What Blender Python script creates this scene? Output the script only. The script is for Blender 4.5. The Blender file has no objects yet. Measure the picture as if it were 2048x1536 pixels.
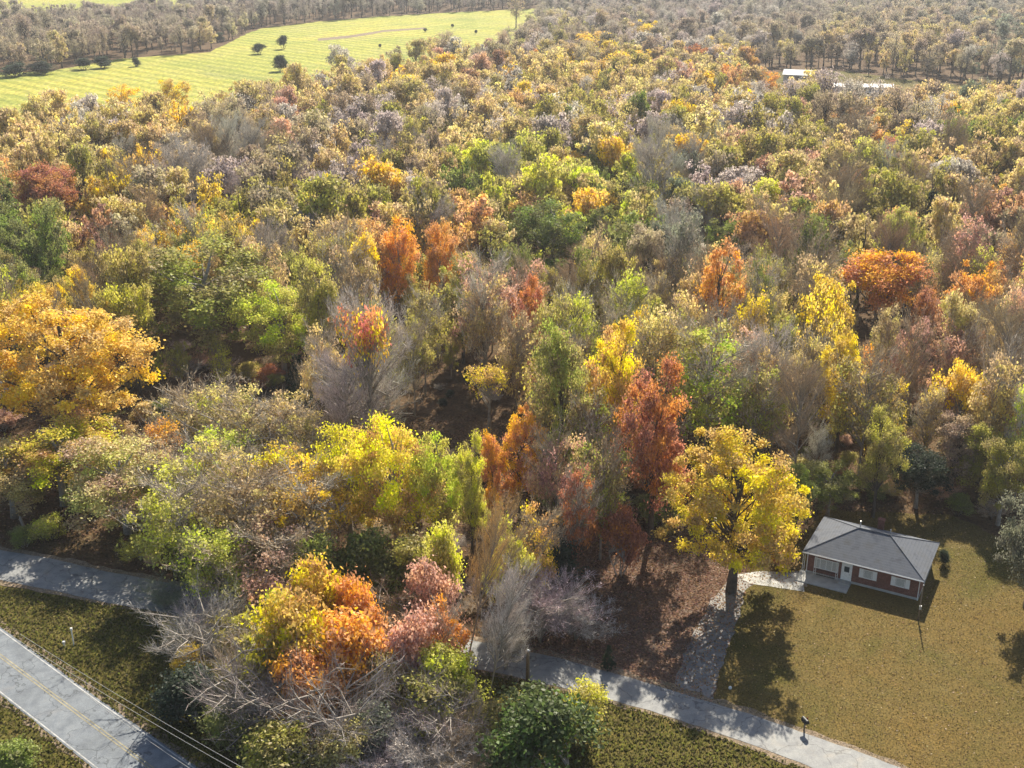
import bpy, bmesh, math, random
import numpy as np
from mathutils import Vector, Matrix
R = math.radians
C = bpy.context.scene.collection
scn = bpy.context.scene

# ---------------------------------------------------------------- camera, sky, sun
CAM_H, PITCH, FPX = 70.0, 22.0, 2300.0          # drone height, tilt down, focal length in px of the 2048 px photo
cd = bpy.data.cameras.new("drone_camera"); cam = bpy.data.objects.new("drone_camera", cd); C.objects.link(cam)
cam.location = (0, 0, CAM_H); cam.rotation_euler = (R(90 - PITCH), 0, 0)
cd.sensor_width = 36; cd.lens = 36 * FPX / 2048; cd.clip_end = 6000; cd.clip_start = 0.5
scn.camera = cam
SUN_EL, SUN_AZ = 37.0, 13.0                      # azimuth from straight ahead (+Y), positive to the right
w = bpy.data.worlds.new("World"); scn.world = w; w.use_nodes = True
nt = w.node_tree; bg = nt.nodes["Background"]; sky = nt.nodes.new("ShaderNodeTexSky")
sky.sky_type = 'NISHITA'; sky.sun_disc = False; sky.sun_elevation = R(SUN_EL); sky.sun_rotation = R(SUN_AZ)
sky.air_density = 1.0; sky.dust_density = 1.5; sky.ozone_density = 1.0
nt.links.new(sky.outputs[0], bg.inputs[0]); bg.inputs[1].default_value = 0.07
sd = bpy.data.lights.new("sun", 'SUN'); sun = bpy.data.objects.new("sun", sd); C.objects.link(sun)
sd.energy = 5.0; sd.angle = R(0.55); sd.color = (1.0, 0.91, 0.76)
el, az = R(SUN_EL), R(SUN_AZ)
sdir = Vector((math.sin(az) * math.cos(el), math.cos(az) * math.cos(el), math.sin(el)))
sun.rotation_euler = sdir.to_track_quat('Z', 'Y').to_euler()
scn.view_settings.view_transform = 'Standard'; scn.view_settings.look = 'None'
scn.view_settings.exposure = 1.25; scn.view_settings.gamma = 1.0
scn.cycles.max_bounces = 6; scn.cycles.diffuse_bounces = 3; scn.cycles.transmission_bounces = 3
scn.cycles.volume_bounces = 0

# ---------------------------------------------------------------- photo pixel -> place on the ground
P_ = R(PITCH)
def at(u, v, z=0.0):
    x = (u - 1024) / FPX; y = -(v - 768) / FPX
    r = (x, math.cos(P_) + y * math.sin(P_), -math.sin(P_) + y * math.cos(P_))
    t = (z - CAM_H) / r[2]
    return Vector((r[0] * t, r[1] * t, z))
def px(p):
    d1, d2 = p[1], p[2] - CAM_H
    zc = d1 * math.cos(P_) - d2 * math.sin(P_); yc = d1 * math.sin(P_) + d2 * math.cos(P_)
    return 1024 + FPX * p[0] / zc, 768 - FPX * yc / zc, FPX / zc
def height_for(g, vtop):
    lo, hi = 0.0, 60.0
    for _ in range(40):
        m = (lo + hi) / 2
        if px((g[0], g[1], m))[1] > vtop: lo = m
        else: hi = m
    return lo
def inside(x, y, poly):
    c = False; n = len(poly); j = n - 1
    for i in range(n):
        xi, yi = poly[i][0], poly[i][1]; xj, yj = poly[j][0], poly[j][1]
        if (yi > y) != (yj > y) and x < (xj - xi) * (y - yi) / (yj - yi) + xi: c = not c
        j = i
    return c

# ---------------------------------------------------------------- node helpers, materials
def mat(name):
    m = bpy.data.materials.new(name); m.use_nodes = True; m.node_tree.nodes.clear(); return m
def N(m, t, **kw):
    n = m.node_tree.nodes.new(t)
    for k, v in kw.items(): setattr(n, k, v)
    return n
def L(m, a, b): m.node_tree.links.new(a, b)
def ramp(m, fac, stops):
    r = N(m, "ShaderNodeValToRGB"); e = r.color_ramp.elements
    while len(e) < len(stops): e.new(0.5)
    for i, (p, c) in enumerate(stops): e[i].position = p; e[i].color = (*c, 1)
    L(m, fac, r.inputs[0]); return r.outputs[0]
def noise(m, vec, scale, detail=4, rough=0.55, dist=0.0):
    n = N(m, "ShaderNodeTexNoise"); n.inputs["Scale"].default_value = scale; n.inputs["Detail"].default_value = detail
    n.inputs["Roughness"].default_value = rough; n.inputs["Distortion"].default_value = dist
    L(m, vec, n.inputs["Vector"]); return n.outputs[0]
def mixc(m, fac, a, b, mode='MIX'):
    x = N(m, "ShaderNodeMix", data_type='RGBA', blend_type=mode)
    if isinstance(fac, float): x.inputs[0].default_value = fac
    else: L(m, fac, x.inputs[0])
    for s, i in ((a, 6), (b, 7)):
        if isinstance(s, tuple): x.inputs[i].default_value = (*s, 1)
        else: L(m, s, x.inputs[i])
    return x.outputs[2]
def math_(m, op, a, b=None):
    x = N(m, "ShaderNodeMath", operation=op)
    for s, i in ((a, 0), (b, 1)):
        if s is None: continue
        if isinstance(s, (int, float)): x.inputs[i].default_value = s
        else: L(m, s, x.inputs[i])
    return x.outputs[0]
def surf(m, col, rough=0.9, bump=None, bstr=0.5, bdist=0.1, spec=0.2, metal=0.0):
    p = N(m, "ShaderNodeBsdfPrincipled"); o = N(m, "ShaderNodeOutputMaterial")
    if isinstance(col, tuple): p.inputs["Base Color"].default_value = (*col, 1)
    else: L(m, col, p.inputs["Base Color"])
    p.inputs["Roughness"].default_value = rough; p.inputs["Specular IOR Level"].default_value = spec
    p.inputs["Metallic"].default_value = metal
    if bump is not None:
        b = N(m, "ShaderNodeBump"); b.inputs["Strength"].default_value = bstr; b.inputs["Distance"].default_value = bdist
        L(m, bump, b.inputs["Height"]); L(m, b.outputs[0], p.inputs["Normal"])
    L(m, p.outputs[0], o.inputs[0]); return p
def coords(m): return N(m, "ShaderNodeNewGeometry").outputs["Position"]
def objco(m): return N(m, "ShaderNodeTexCoord").outputs["Object"]

def simple(name, col, rough=0.8, var=0.25, scale=3.0, spec=0.25, metal=0.0):
    m = mat(name); n = noise(m, objco(m), scale, 5)
    a = tuple(c * (1 - var) for c in col); b = tuple(min(1, c * (1 + var)) for c in col)
    surf(m, ramp(m, n, [(0.3, a), (0.7, b)]), rough, n, 0.15, 0.02, spec, metal); return m

def ground_mat(name, stops_big, stops_fine, big=0.06, mid=0.7, fine=3.0, bump=0.6, patch=None, rows=None):
    m = mat(name); v = coords(m)
    n1 = noise(m, v, big, 6, 0.6, 0.6); n2 = noise(m, v, mid, 6, 0.65); n3 = noise(m, v, fine, 5, 0.75)
    c1 = ramp(m, n1, stops_big); c2 = ramp(m, n2, stops_fine)
    c = mixc(m, 0.5, c1, c2)
    spk = ramp(m, n3, [(0.3, (0.35, 0.35, 0.33)), (0.5, (0.9, 0.9, 0.9)), (0.68, (1.7, 1.6, 1.4))])
    c = mixc(m, 1.0, c, spk, 'MULTIPLY')
    if patch:
        n4 = noise(m, v, patch[0], 7, 0.62, 1.2); c = mixc(m, 1.0, c, ramp(m, n4, patch[1]), 'MULTIPLY')
    if rows:
        wv = N(m, "ShaderNodeTexWave", wave_type='BANDS', bands_direction='DIAGONAL'); wv.inputs["Scale"].default_value = rows; wv.inputs["Distortion"].default_value = 1.2; wv.inputs["Detail"].default_value = 3
        L(m, v, wv.inputs[0]); c = mixc(m, 1.0, c, ramp(m, wv.outputs[0], [(0.2, (.80, .84, .78)), (0.7, (1.08, 1.06, 1.0))]), 'MULTIPLY')
    h = math_(m, 'ADD', math_(m, 'MULTIPLY', n2, 0.6), n3)
    surf(m, c, 0.95, h, bump, 0.25, 0.05); return m

M = {}
M['floor'] = ground_mat('leaf_litter', [(0.3, (0.05, 0.04, 0.022)), (0.5, (0.10, 0.065, 0.038)), (0.7, (0.07, 0.07, 0.03))],
                        [(0.3, (0.04, 0.03, 0.02)), (0.5, (0.11, 0.06, 0.03)), (0.65, (0.18, 0.13, 0.08))], 0.05, 0.5, 2.5)
M['litter'] = ground_mat('fallen_leaves', [(0.3, (0.085, 0.055, 0.04)), (0.5, (0.135, 0.085, 0.06)), (0.7, (0.125, 0.11, 0.08))],
                         [(0.3, (0.065, 0.045, 0.038)), (0.5, (0.14, 0.08, 0.05)), (0.68, (0.22, 0.19, 0.16))], 0.12, 0.8, 3.2)
M['lawn'] = ground_mat('dry_lawn', [(0.3, (0.10, 0.082, 0.028)), (0.48, (0.125, 0.09, 0.03)), (0.7, (0.125, 0.10, 0.04))],
                       [(0.3, (0.105, 0.088, 0.03)), (0.5, (0.125, 0.09, 0.032)), (0.72, (0.155, 0.122, 0.05))], 0.06, 0.35, 5.0, 0.4, (.07, [(0.32, (.70, .82, .62)), (0.45, (.95, .98, .95)), (0.56, (1.03, 1.0, .95)), (0.7, (1.15, 1.07, .98))]), None)
M['verge'] = ground_mat('roadside_grass', [(0.3, (0.05, 0.06, 0.015)), (0.48, (0.09, 0.075, 0.022)), (0.62, (0.11, 0.11, 0.022)), ],
                        [(0.3, (0.05, 0.045, 0.02)), (0.5, (0.11, 0.10, 0.025)), (0.7, (0.19, 0.13, 0.05))], 0.13, 0.8, 3.4)
M['meadow'] = ground_mat('hay_meadow', [(0.3, (0.26, 0.28, 0.06)), (0.5, (0.31, 0.32, 0.07)), (0.7, (0.27, 0.26, 0.11))],
                         [(0.3, (0.23, 0.25, 0.055)), (0.5, (0.32, 0.32, 0.075)), (0.7, (0.36, 0.35, 0.16))], 0.02, 0.12, 0.5, 0.3, (.012, [(0.3, (.7, .8, .7)), (0.5, (1, 1, .95)), (0.7, (1.25, 1.1, .95))]), .05)
def asphalt(name, a, b, tint):
    m = mat(name); v = coords(m)
    n1 = noise(m, v, 0.25, 5, 0.6, 0.8); n2 = noise(m, v, 9.0, 4, 0.8); n3 = noise(m, v, 0.9, 4, 0.6)
    c = ramp(m, n1, [(0.3, a), (0.55, b), (0.7, tint)])
    c = mixc(m, 1.0, c, ramp(m, n2, [(0.3, (0.75, 0.75, 0.75)), (0.7, (1.25, 1.25, 1.25))]), 'MULTIPLY')
    c = mixc(m, 1.0, c, ramp(m, n3, [(0.36, (0.82, 0.82, 0.84)), (0.6, (1.08, 1.07, 1.05))]), 'MULTIPLY')
    vo = N(m, "ShaderNodeTexVoronoi", feature='DISTANCE_TO_EDGE'); vo.inputs["Scale"].default_value = .28
    wp = N(m, "ShaderNodeVectorMath", operation='ADD'); L(m, v, wp.inputs[0])
    nn = N(m, "ShaderNodeTexNoise"); nn.inputs["Scale"].default_value = .8; L(m, v, nn.inputs[0])
    sc = N(m, "ShaderNodeVectorMath", operation='SCALE'); sc.inputs[3].default_value = 2.2; L(m, nn.outputs[1], sc.inputs[0]); L(m, sc.outputs[0], wp.inputs[1]); L(m, wp.outputs[0], vo.inputs[0])
    c = mixc(m, 1.0, c, ramp(m, vo.outputs[0], [(0.0, (0.5, 0.5, 0.5)), (0.012, (0.72, 0.72, 0.72)), (0.02, (1, 1, 1))]), 'MULTIPLY')
    surf(m, c, 0.75, n2, 0.3, 0.02, 0.35); return m
M['road'] = asphalt('road_asphalt', (0.11, 0.125, 0.14), (0.145, 0.165, 0.185), (0.155, 0.165, 0.175))
M['lane'] = asphalt('lane_asphalt', (0.16, 0.165, 0.17), (0.205, 0.21, 0.205), (0.22, 0.205, 0.18))
M['drive'] = ground_mat('driveway_gravel', [(0.35, (0.17, 0.165, 0.155)), (0.5, (0.25, 0.245, 0.235)), (0.66, (0.19, 0.14, 0.10))],
                        [(0.3, (0.15, 0.13, 0.11)), (0.5, (0.25, 0.24, 0.225)), (0.7, (0.30, 0.285, 0.26))], 0.35, 0.7, 7.0, 0.15)
M['concrete'] = simple('pale_concrete', (0.36, 0.36, 0.34), 0.85, 0.2, 1.2)
M['gravel'] = ground_mat('road_shoulder', [(0.3, (0.16, 0.12, 0.08)), (0.5, (0.22, 0.18, 0.13)), (0.7, (0.14, 0.12, 0.06))],
                         [(0.3, (0.12, 0.09, 0.06)), (0.5, (0.24, 0.18, 0.13)), (0.7, (0.3, 0.25, 0.2))], 0.3, 1.3, 5.0)
M['drive'] = asphalt('driveway_gravel', (0.135, 0.13, 0.12), (0.20, 0.192, 0.18), (0.16, 0.135, 0.11))
M['paint_y'] = simple('worn_yellow_paint', (0.24, 0.215, 0.14), 0.8, 0.35, 1.5)
M['paint_w'] = simple('worn_white_paint', (0.34, 0.34, 0.33), 0.8, 0.35, 1.5)

def leaf_mat(name, far=False):
    m = mat(name)
    if far:
        a = N(m, "ShaderNodeAttribute", attribute_type='INSTANCER', attribute_name='tcol'); base, alpha = a.outputs["Color"], a.outputs["Alpha"]
        rnd = None
    else:
        a = N(m, "ShaderNodeObjectInfo"); base, alpha = a.outputs["Color"], a.outputs["Alpha"]
    t = N(m, "ShaderNodeAttribute", attribute_type='GEOMETRY', attribute_name='tint').outputs["Fac"]
    q = N(m, "ShaderNodeAttribute", attribute_type='GEOMETRY', attribute_name='clump').outputs["Fac"]
    h = N(m, "ShaderNodeHueSaturation")
    # hue swings clump by clump, as much as the tree's own alpha says; value swings leaf by leaf
    hue = math_(m, 'ADD', 0.5, math_(m, 'MULTIPLY', math_(m, 'SUBTRACT', q, 0.45), math_(m, 'MULTIPLY', alpha, 0.13)))
    L(m, hue, h.inputs["Hue"])
    val = math_(m, 'ADD', 0.45, math_(m, 'MULTIPLY', t, 1.05)); L(m, val, h.inputs["Value"])
    sat = math_(m, 'ADD', 0.8, math_(m, 'MULTIPLY', q, 0.3)); L(m, sat, h.inputs["Saturation"])
    L(m, base, h.inputs["Color"])
    d = N(m, "ShaderNodeBsdfDiffuse"); tr = N(m, "ShaderNodeBsdfTranslucent"); mx = N(m, "ShaderNodeMixShader"); o = N(m, "ShaderNodeOutputMaterial")
    L(m, h.outputs[0], d.inputs[0]); L(m, h.outputs[0], tr.inputs[0]); mx.inputs[0].default_value = 0.45
    L(m, d.outputs[0], mx.inputs[1]); L(m, tr.outputs[0], mx.inputs[2])
    g = N(m, "ShaderNodeBsdfGlossy"); g.inputs["Roughness"].default_value = 0.5; mg = N(m, "ShaderNodeMixShader"); mg.inputs[0].default_value = 0.02
    L(m, mx.outputs[0], mg.inputs[1]); L(m, g.outputs[0], mg.inputs[2]); L(m, mg.outputs[0], o.inputs[0]); return m
M['leaf'] = leaf_mat('leaves'); M['leaf_far'] = leaf_mat('distant_leaves', True)
def bark_mat(name, a, b):
    m = mat(name); n = noise(m, objco(m), 18.0, 5, 0.7); surf(m, ramp(m, n, [(0.3, a), (0.7, b)]), 0.9, n, 0.6, 0.05, 0.1); return m
M['bark'] = bark_mat('dark_bark', (0.05, 0.042, 0.034), (0.15, 0.125, 0.10))
M['bark_pale'] = bark_mat('pale_bark', (0.16, 0.14, 0.12), (0.42, 0.38, 0.33))
def twig_mat(name):
    m = mat(name); a = N(m, "ShaderNodeObjectInfo"); t = N(m, "ShaderNodeAttribute", attribute_type='GEOMETRY', attribute_name='tint').outputs["Fac"]
    v = math_(m, 'ADD', 0.55, math_(m, 'MULTIPLY', t, 0.9)); h = N(m, "ShaderNodeHueSaturation"); L(m, v, h.inputs["Value"]); L(m, a.outputs["Color"], h.inputs["Color"])
    surf(m, h.outputs[0], 0.85, spec=0.08); return m
M['twig'] = twig_mat('twigs')

# ---------------------------------------------------------------- object helpers
def tag(o, label=None, cat=None, group=None, kind=None):
    if label: o['label'] = label
    if cat: o['category'] = cat
    if group: o['group'] = group
    if kind: o['kind'] = kind
    return o
def empty(name, loc=(0, 0, 0), rz=0.0):
    o = bpy.data.objects.new(name, None); C.objects.link(o); o.location = loc; o.rotation_euler = (0, 0, rz)
    o.empty_display_size = 0.3; return o
def link(name, me, parent=None):
    o = bpy.data.objects.new(name, me); C.objects.link(o)
    if parent is not None: o.parent = parent
    return o
class MB:
    def __init__(s): s.v, s.f = [], []
    def box(s, x0, x1, y0, y1, z0, z1):
        n = len(s.v); s.v += [(x0, y0, z0), (x1, y0, z0), (x1, y1, z0), (x0, y1, z0), (x0, y0, z1), (x1, y0, z1), (x1, y1, z1), (x0, y1, z1)]
        s.f += [tuple(n + i for i in q) for q in ((3, 2, 1, 0), (4, 5, 6, 7), (0, 1, 5, 4), (1, 2, 6, 5), (2, 3, 7, 6), (3, 0, 4, 7))]; return s
    def tube(s, pts, rad, sides=6, cap=True):
        pts = [Vector(p) for p in pts]; rad = rad if isinstance(rad, (list, tuple)) else [rad] * len(pts); n0 = len(s.v); k = len(pts)
        for i, p in enumerate(pts):
            d = (pts[min(i + 1, k - 1)] - pts[max(i - 1, 0)]).normalized()
            if i == 0:
                a = d.cross(Vector((0.31, 0.95, 0.05)))
                if a.length < 0.1: a = d.cross(Vector((1, 0, 0)))
            else: a = pa - d * pa.dot(d)
            if a.length < 0.05: a = d.cross(Vector((0.3, 0.2, 0.9)))
            a.normalize(); pa = a.copy(); b = d.cross(a)
            for j in range(sides):
                t = 2 * math.pi * j / sides; s.v.append(tuple(p + (a * math.cos(t) + b * math.sin(t)) * rad[i]))
        for i in range(k - 1):
            for j in range(sides):
                q = (j + 1) % sides; s.f.append((n0 + i * sides + j, n0 + i * sides + q, n0 + (i + 1) * sides + q, n0 + (i + 1) * sides + j))
        if cap:
            s.f.append(tuple(n0 + j for j in range(sides))[::-1]); s.f.append(tuple(n0 + (k - 1) * sides + j for j in range(sides)))
        return s
    def poly(s, pts): n = len(s.v); s.v += [tuple(p) for p in pts]; s.f.append(tuple(range(n, n + len(pts)))); return s
    def mesh(s, name, m, smooth=False):
        me = bpy.data.meshes.new(name); me.from_pydata(s.v, [], s.f); me.update(); me.materials.append(m)
        if smooth: me.polygons.foreach_set('use_smooth', [True] * len(me.polygons))
        return me
    def build(s, name, m, parent=None, smooth=False): return link(name, s.mesh(name, m, smooth), parent)

# ---------------------------------------------------------------- plant shapes (unit height, unit crown width)
def rhombi(cen, nor, size, rng, tint, clump, me_name, stretch=1.6):
    n = len(cen); nor = nor / np.linalg.norm(nor, axis=1, keepdims=True)
    t = np.cross(nor, rng.normal(size=(n, 3))); t /= np.linalg.norm(t, axis=1, keepdims=True); b = np.cross(nor, t)
    sz = (size * rng.uniform(0.6, 1.35, n))[:, None]
    a = t * sz * stretch * 0.5; c = b * sz * 0.5
    v = np.stack([cen - a, cen - c * 1.05 + a * 0.15, cen + a, cen + c * 0.95 + a * 0.1], axis=1).reshape(-1, 3)
    me = bpy.data.meshes.new(me_name)
    me.vertices.add(n * 4); me.vertices.foreach_set('co', v.astype(np.float32).ravel())
    me.loops.add(n * 4); me.loops.foreach_set('vertex_index', np.arange(n * 4, dtype=np.int32))
    me.polygons.add(n); me.polygons.foreach_set('loop_start', np.arange(0, n * 4, 4, dtype=np.int32))
    me.update(calc_edges=True)
    for nm, arr in (('tint', tint), ('clump', clump)):
        at_ = me.attributes.new(nm, 'FLOAT', 'FACE'); at_.data.foreach_set('value', arr.astype(np.float32))
    return me

def crown_points(rng, form, nclump):
    """clump centres on an uneven crown surface"""
    lobes = []
    if form == 'round':
        lobes = [((0, 0, .57), (.36, .36, .33))]
        for k in range(8):
            a = k * 2.4 + rng.uniform(-.4, .4); z = rng.uniform(.34, .83); rr = .28 * math.sqrt(max(.1, 1 - ((z - .56) / .38) ** 2))
            lobes.append(((rr * math.cos(a), rr * math.sin(a), z), (.20, .20, .16)))
    elif form == 'full':
        lobes = [((0, 0, .54), (.36, .36, .38))]
        for k in range(11):
            a = k * 2.4 + rng.uniform(-.4, .4); z = rng.uniform(.22, .84); rr = .30 * math.sqrt(max(.1, 1 - ((z - .46) / .46) ** 2))
            lobes.append(((rr * math.cos(a), rr * math.sin(a), z), (.19, .19, .14)))
    elif form == 'tall':
        lobes = [((rng.uniform(-.12, .12), rng.uniform(-.12, .12), z), (.40 - .22 * abs(z - .55) / .4, .40 - .22 * abs(z - .55) / .4, .15)) for z in (.32, .45, .6, .74, .86)]
    elif form == 'spread':
        for k in range(9):
            a = k * 2.4 + rng.uniform(-.5, .5); rr = rng.uniform(.08, .33); lobes.append(((rr * math.cos(a), rr * math.sin(a), rng.uniform(.55, .82)), (.19, .19, .12)))
    elif form == 'high':
        for k in range(7):
            a = k * 2.4 + rng.uniform(-.5, .5); rr = rng.uniform(.04, .28); lobes.append(((rr * math.cos(a), rr * math.sin(a), rng.uniform(.62, .88)), (.22, .22, .11)))
    elif form == 'bush':
        for k in range(8):
            a = k * 2.4 + rng.uniform(-.5, .5); rr = rng.uniform(.02, .32); lobes.append(((rr * math.cos(a), rr * math.sin(a), rng.uniform(.25, .7)), (.2, .2, .24)))
    elif form == 'cone':
        lobes = [((0, 0, z), (.44 * (1 - z) + .05, .44 * (1 - z) + .05, .09)) for z in (.12, .22, .33, .45, .57, .69, .8, .9)]
    wts = np.array([l[1][0] * l[1][2] for l in lobes]); wts /= wts.sum()
    idx = rng.choice(len(lobes), nclump, p=wts)
    c = np.array([lobes[i][0] for i in idx]); r = np.array([lobes[i][1] for i in idx])
    d = rng.normal(size=(nclump, 3)); d[:, 2] = d[:, 2] * .9 + .25; d /= np.linalg.norm(d, axis=1, keepdims=True)
    return c + d * r * rng.uniform(.55, 1.05, nclump)[:, None]

def make_leafy(name, seed, form, nclump, nleaf, size, rc, trunk=True, density=1.0, leafmat='leaf', bark=None, sides=6):
    bark = bark or ('bark_pale' if seed % 2 else 'bark')
    rng = np.random.default_rng(seed)
    cc = crown_points(rng, form, nclump); ctr = cc.mean(axis=0)
    li = np.repeat(np.arange(nclump), nleaf); n = len(li)
    off = rng.normal(size=(n, 3)) * np.array([rc, rc, rc * .62]) * rng.uniform(.6, 1.3, nclump)[li][:, None]
    p = cc[li] + off; p[:, 2] = np.maximum(p[:, 2], .01)
    out = p - ctr; out /= np.maximum(np.linalg.norm(out, axis=1, keepdims=True), 1e-3)
    nor = rng.normal(size=(n, 3)) * .75 + out * .35 + np.array([0, 0, .55])
    cl = rng.uniform(0, 1, nclump)
    crown = rhombi(p, nor, size, rng, np.clip(rng.uniform(0, 1, n) * .6 + cl[li] * .4, 0, 1), np.clip(cl[li] + rng.normal(size=n) * .12, 0, 1), name + '_crown')
    crown.materials.append(M[leafmat])
    mb = MB()
    if form in ('cone',):
        mb.tube([(0, 0, -.02), (0, 0, .5), (0, 0, .97)], [.03, .018, .003], 5)
    else:
        top = .32 if form == 'bush' else .8
        nst = 4 if form == 'bush' else 1
        stems = []
        for s_ in range(nst):
            ang = s_ * 1.7; ox = .03 * nst * .4 * math.cos(ang) if nst > 1 else 0; oy = .03 * nst * .4 * math.sin(ang) if nst > 1 else 0
            k = 6; b0 = .034 if nst == 1 else .016
            pts = [Vector((ox * (1 + i * .9) + rng.uniform(-.01, .01) * i * .7, oy * (1 + i * .9) + rng.uniform(-.01, .01) * i * .7, -.03 + (top + .03) * i / (k - 1))) for i in range(k)]
            mb.tube(pts, [b0 * (1.25 if i == 0 else 1 - .78 * i / (k - 1)) for i in range(k)], sides); stems.append(pts)
        nl = 9
        sel = cc[rng.choice(nclump, min(nclump, nl * 5), replace=False)]
        for j, q in enumerate(sel):
            st = stems[j % nst]; q = Vector(q)
            zt = max(.12 if nst > 1 else .25, q.z - .30 * rng.uniform(.5, 1.2)); f = min(max((zt + .03) / (top + .03), 0), .98) * (len(st) - 1); i0 = int(f)
            s0 = st[i0].lerp(st[min(i0 + 1, len(st) - 1)], f - i0)
            mid = s0.lerp(q, .5) + Vector((rng.uniform(-.02, .02), rng.uniform(-.02, .02), rng.uniform(-.035, .01)))
            r0 = .010 if j < nl * 2 else .006
            mb.tube([s0, mid, q], [r0, r0 * .65, r0 * .25], 4, False)
    tr = mb.mesh(name + '_trunk', M[bark], True)
    return tr, crown

def make_bare(name, seed, form, nmain, ntwig, twig_len, twig_w, nleaf, bark='bark_pale'):
    """leafless tree: trunk and limbs, then a haze of thin twigs (flat slivers) and a few leaves left"""
    rng = np.random.default_rng(seed); mb = MB(); tips = []
    bush = form == 'bush'
    top = .5 if bush else .78
    nst = 7 if bush else 1
    for s_ in range(nst):
        a = s_ * 2.4; lean = .26 if bush else .02
        k = 6; pts = [Vector((lean * math.cos(a) * (i / 5) ** 1.3 + rng.uniform(-.012, .012) * i * .6, lean * math.sin(a) * (i / 5) ** 1.3 + rng.uniform(-.012, .012) * i * .6, -.02 + (top + .02) * i / 5)) for i in range(k)]
        mb.tube(pts, [(.009 if bush else .02) * (1 - .75 * i / 5) for i in range(k)], 5)
        for j in range(nmain // nst):
            f = rng.uniform(.3, 1.0) * 4.9; i0 = int(f); s0 = pts[i0].lerp(pts[i0 + 1], f - i0); b = rng.uniform(0, 6.28)
            reach = rng.uniform(.2, .48) * (1 - .55 * max(0, (s0.z - .35))); rise = rng.uniform(.12, .32) * (.5 if bush else 1)
            e = s0 + Vector((math.cos(b) * reach, math.sin(b) * reach, rise))
            if e.z > 1: e.z = 1 - rng.uniform(0, .08)
            m1 = s0.lerp(e, .5) + Vector((rng.uniform(-.03, .03), rng.uniform(-.03, .03), rng.uniform(-.02, .04)))
            mb.tube([s0, m1, e], [.007, .0045, .0018], 4, False); tips += [(s0.lerp(m1, .6), e - s0), (m1, e - s0), (m1.lerp(e, .5), e - m1), (e, e - m1)]
            for q in range(3):
                t0 = s0.lerp(m1, rng.uniform(.4, 1)) if q < 1 else m1.lerp(e, rng.uniform(0, .8)); b2 = b + rng.uniform(-1.2, 1.2)
                t1 = t0 + Vector((math.cos(b2), math.sin(b2), rng.uniform(.2, 1.1))) * rng.uniform(.06, .16)
                mb.tube([t0, t1], [.0028, .001], 3, False); tips += [(t1, t1 - t0), (t0.lerp(t1, .5), t1 - t0)]
    tr = mb.mesh(name + '_trunk', M[bark], True)
    tp = np.array([t[0][:] for t in tips]); td = np.array([t[1][:] for t in tips]); td /= np.maximum(np.linalg.norm(td, axis=1, keepdims=True), 1e-4)
    idx = rng.integers(0, len(tp), ntwig); s0 = tp[idx] + rng.normal(size=(ntwig, 3)) * .014
    d = td[idx] * .7 + rng.normal(size=(ntwig, 3)) * .55 + np.array([0, 0, .45]); d /= np.linalg.norm(d, axis=1, keepdims=True)
    ln = (twig_len * rng.uniform(.5, 1.3, ntwig))[:, None]
    side = np.cross(d, rng.normal(size=(ntwig, 3))); side /= np.linalg.norm(side, axis=1, keepdims=True); side *= twig_w
    e = s0 + d * ln; md = s0 + d * ln * .5 + rng.normal(size=(ntwig, 3)) * twig_w * .35
    v = np.stack([s0 - side * .5, s0 + side * .5, md + side * .4, e, md - side * .4], axis=1).reshape(-1, 3)
    nl = nleaf; li = rng.integers(0, ntwig, nl); lc = (s0 + d * ln * rng.uniform(.3, 1, ntwig)[:, None])[li] + rng.normal(size=(nl, 3)) * .008
    me = bpy.data.meshes.new(name + '_twigs'); nv = ntwig * 5
    t = rng.normal(size=(nl, 3)); t /= np.linalg.norm(t, axis=1, keepdims=True); b = np.cross(t, rng.normal(size=(nl, 3))); b /= np.linalg.norm(b, axis=1, keepdims=True)
    sz = twig_len * .11
    lv = np.stack([lc - t * sz, lc - b * sz * .6, lc + t * sz, lc + b * sz * .6], axis=1).reshape(-1, 3)
    vv = np.concatenate([v, lv]); me.vertices.add(len(vv)); me.vertices.foreach_set('co', vv.astype(np.float32).ravel())
    me.loops.add(len(vv)); me.loops.foreach_set('vertex_index', np.arange(len(vv), dtype=np.int32))
    me.polygons.add(ntwig + nl); me.polygons.foreach_set('loop_start', np.concatenate([np.arange(0, nv, 5), nv + np.arange(0, nl * 4, 4)]).astype(np.int32))
    me.update(calc_edges=True)
    a_ = me.attributes.new('tint', 'FLOAT', 'FACE'); a_.data.foreach_set('value', rng.uniform(0, 1, ntwig + nl).astype(np.float32))
    me.materials.append(M['twig'])
    return tr, me

HERO = [make_leafy('hero_%d' % i, 300 + i, 'full', 230, 190, .0105, .027, sides=9, bark='bark') for i in range(2)]
NEAR = {f: [make_leafy('near_%s_%d' % (f, i), 10 * i + hash_, f, 110, 185, .0130, .040) for i in range(k)]
        for f, k, hash_ in (('round', 3, 1), ('tall', 3, 2), ('spread', 2, 3), ('high', 2, 4))}
MID = {f: [make_leafy('mid_%s_%d' % (f, i), 50 + 10 * i + hash_, f, 80, 92, .0180, .042) for i in range(k)]
       for f, k, hash_ in (('round', 3, 1), ('tall', 3, 2), ('spread', 3, 3), ('high', 3, 4))}
THIN = [make_leafy('thin_%d' % i, 90 + i, f, 80, 26, .021, .05, bark='bark_pale') for i, f in enumerate(('tall', 'high', 'round', 'tall'))]
SHRUB = [make_leafy('shrub_%d' % i, 120 + i, 'bush', 110, 85, .024, .060) for i in range(4)]
CONE = [make_leafy('cone_%d' % i, 140 + i, 'cone', 110, 60, .030, .030) for i in range(2)]
BARE = [make_bare('bare_%d' % i, 160 + i, 'tree', 46, 5200, .085, .0026, 500) for i in range(4)]
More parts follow.
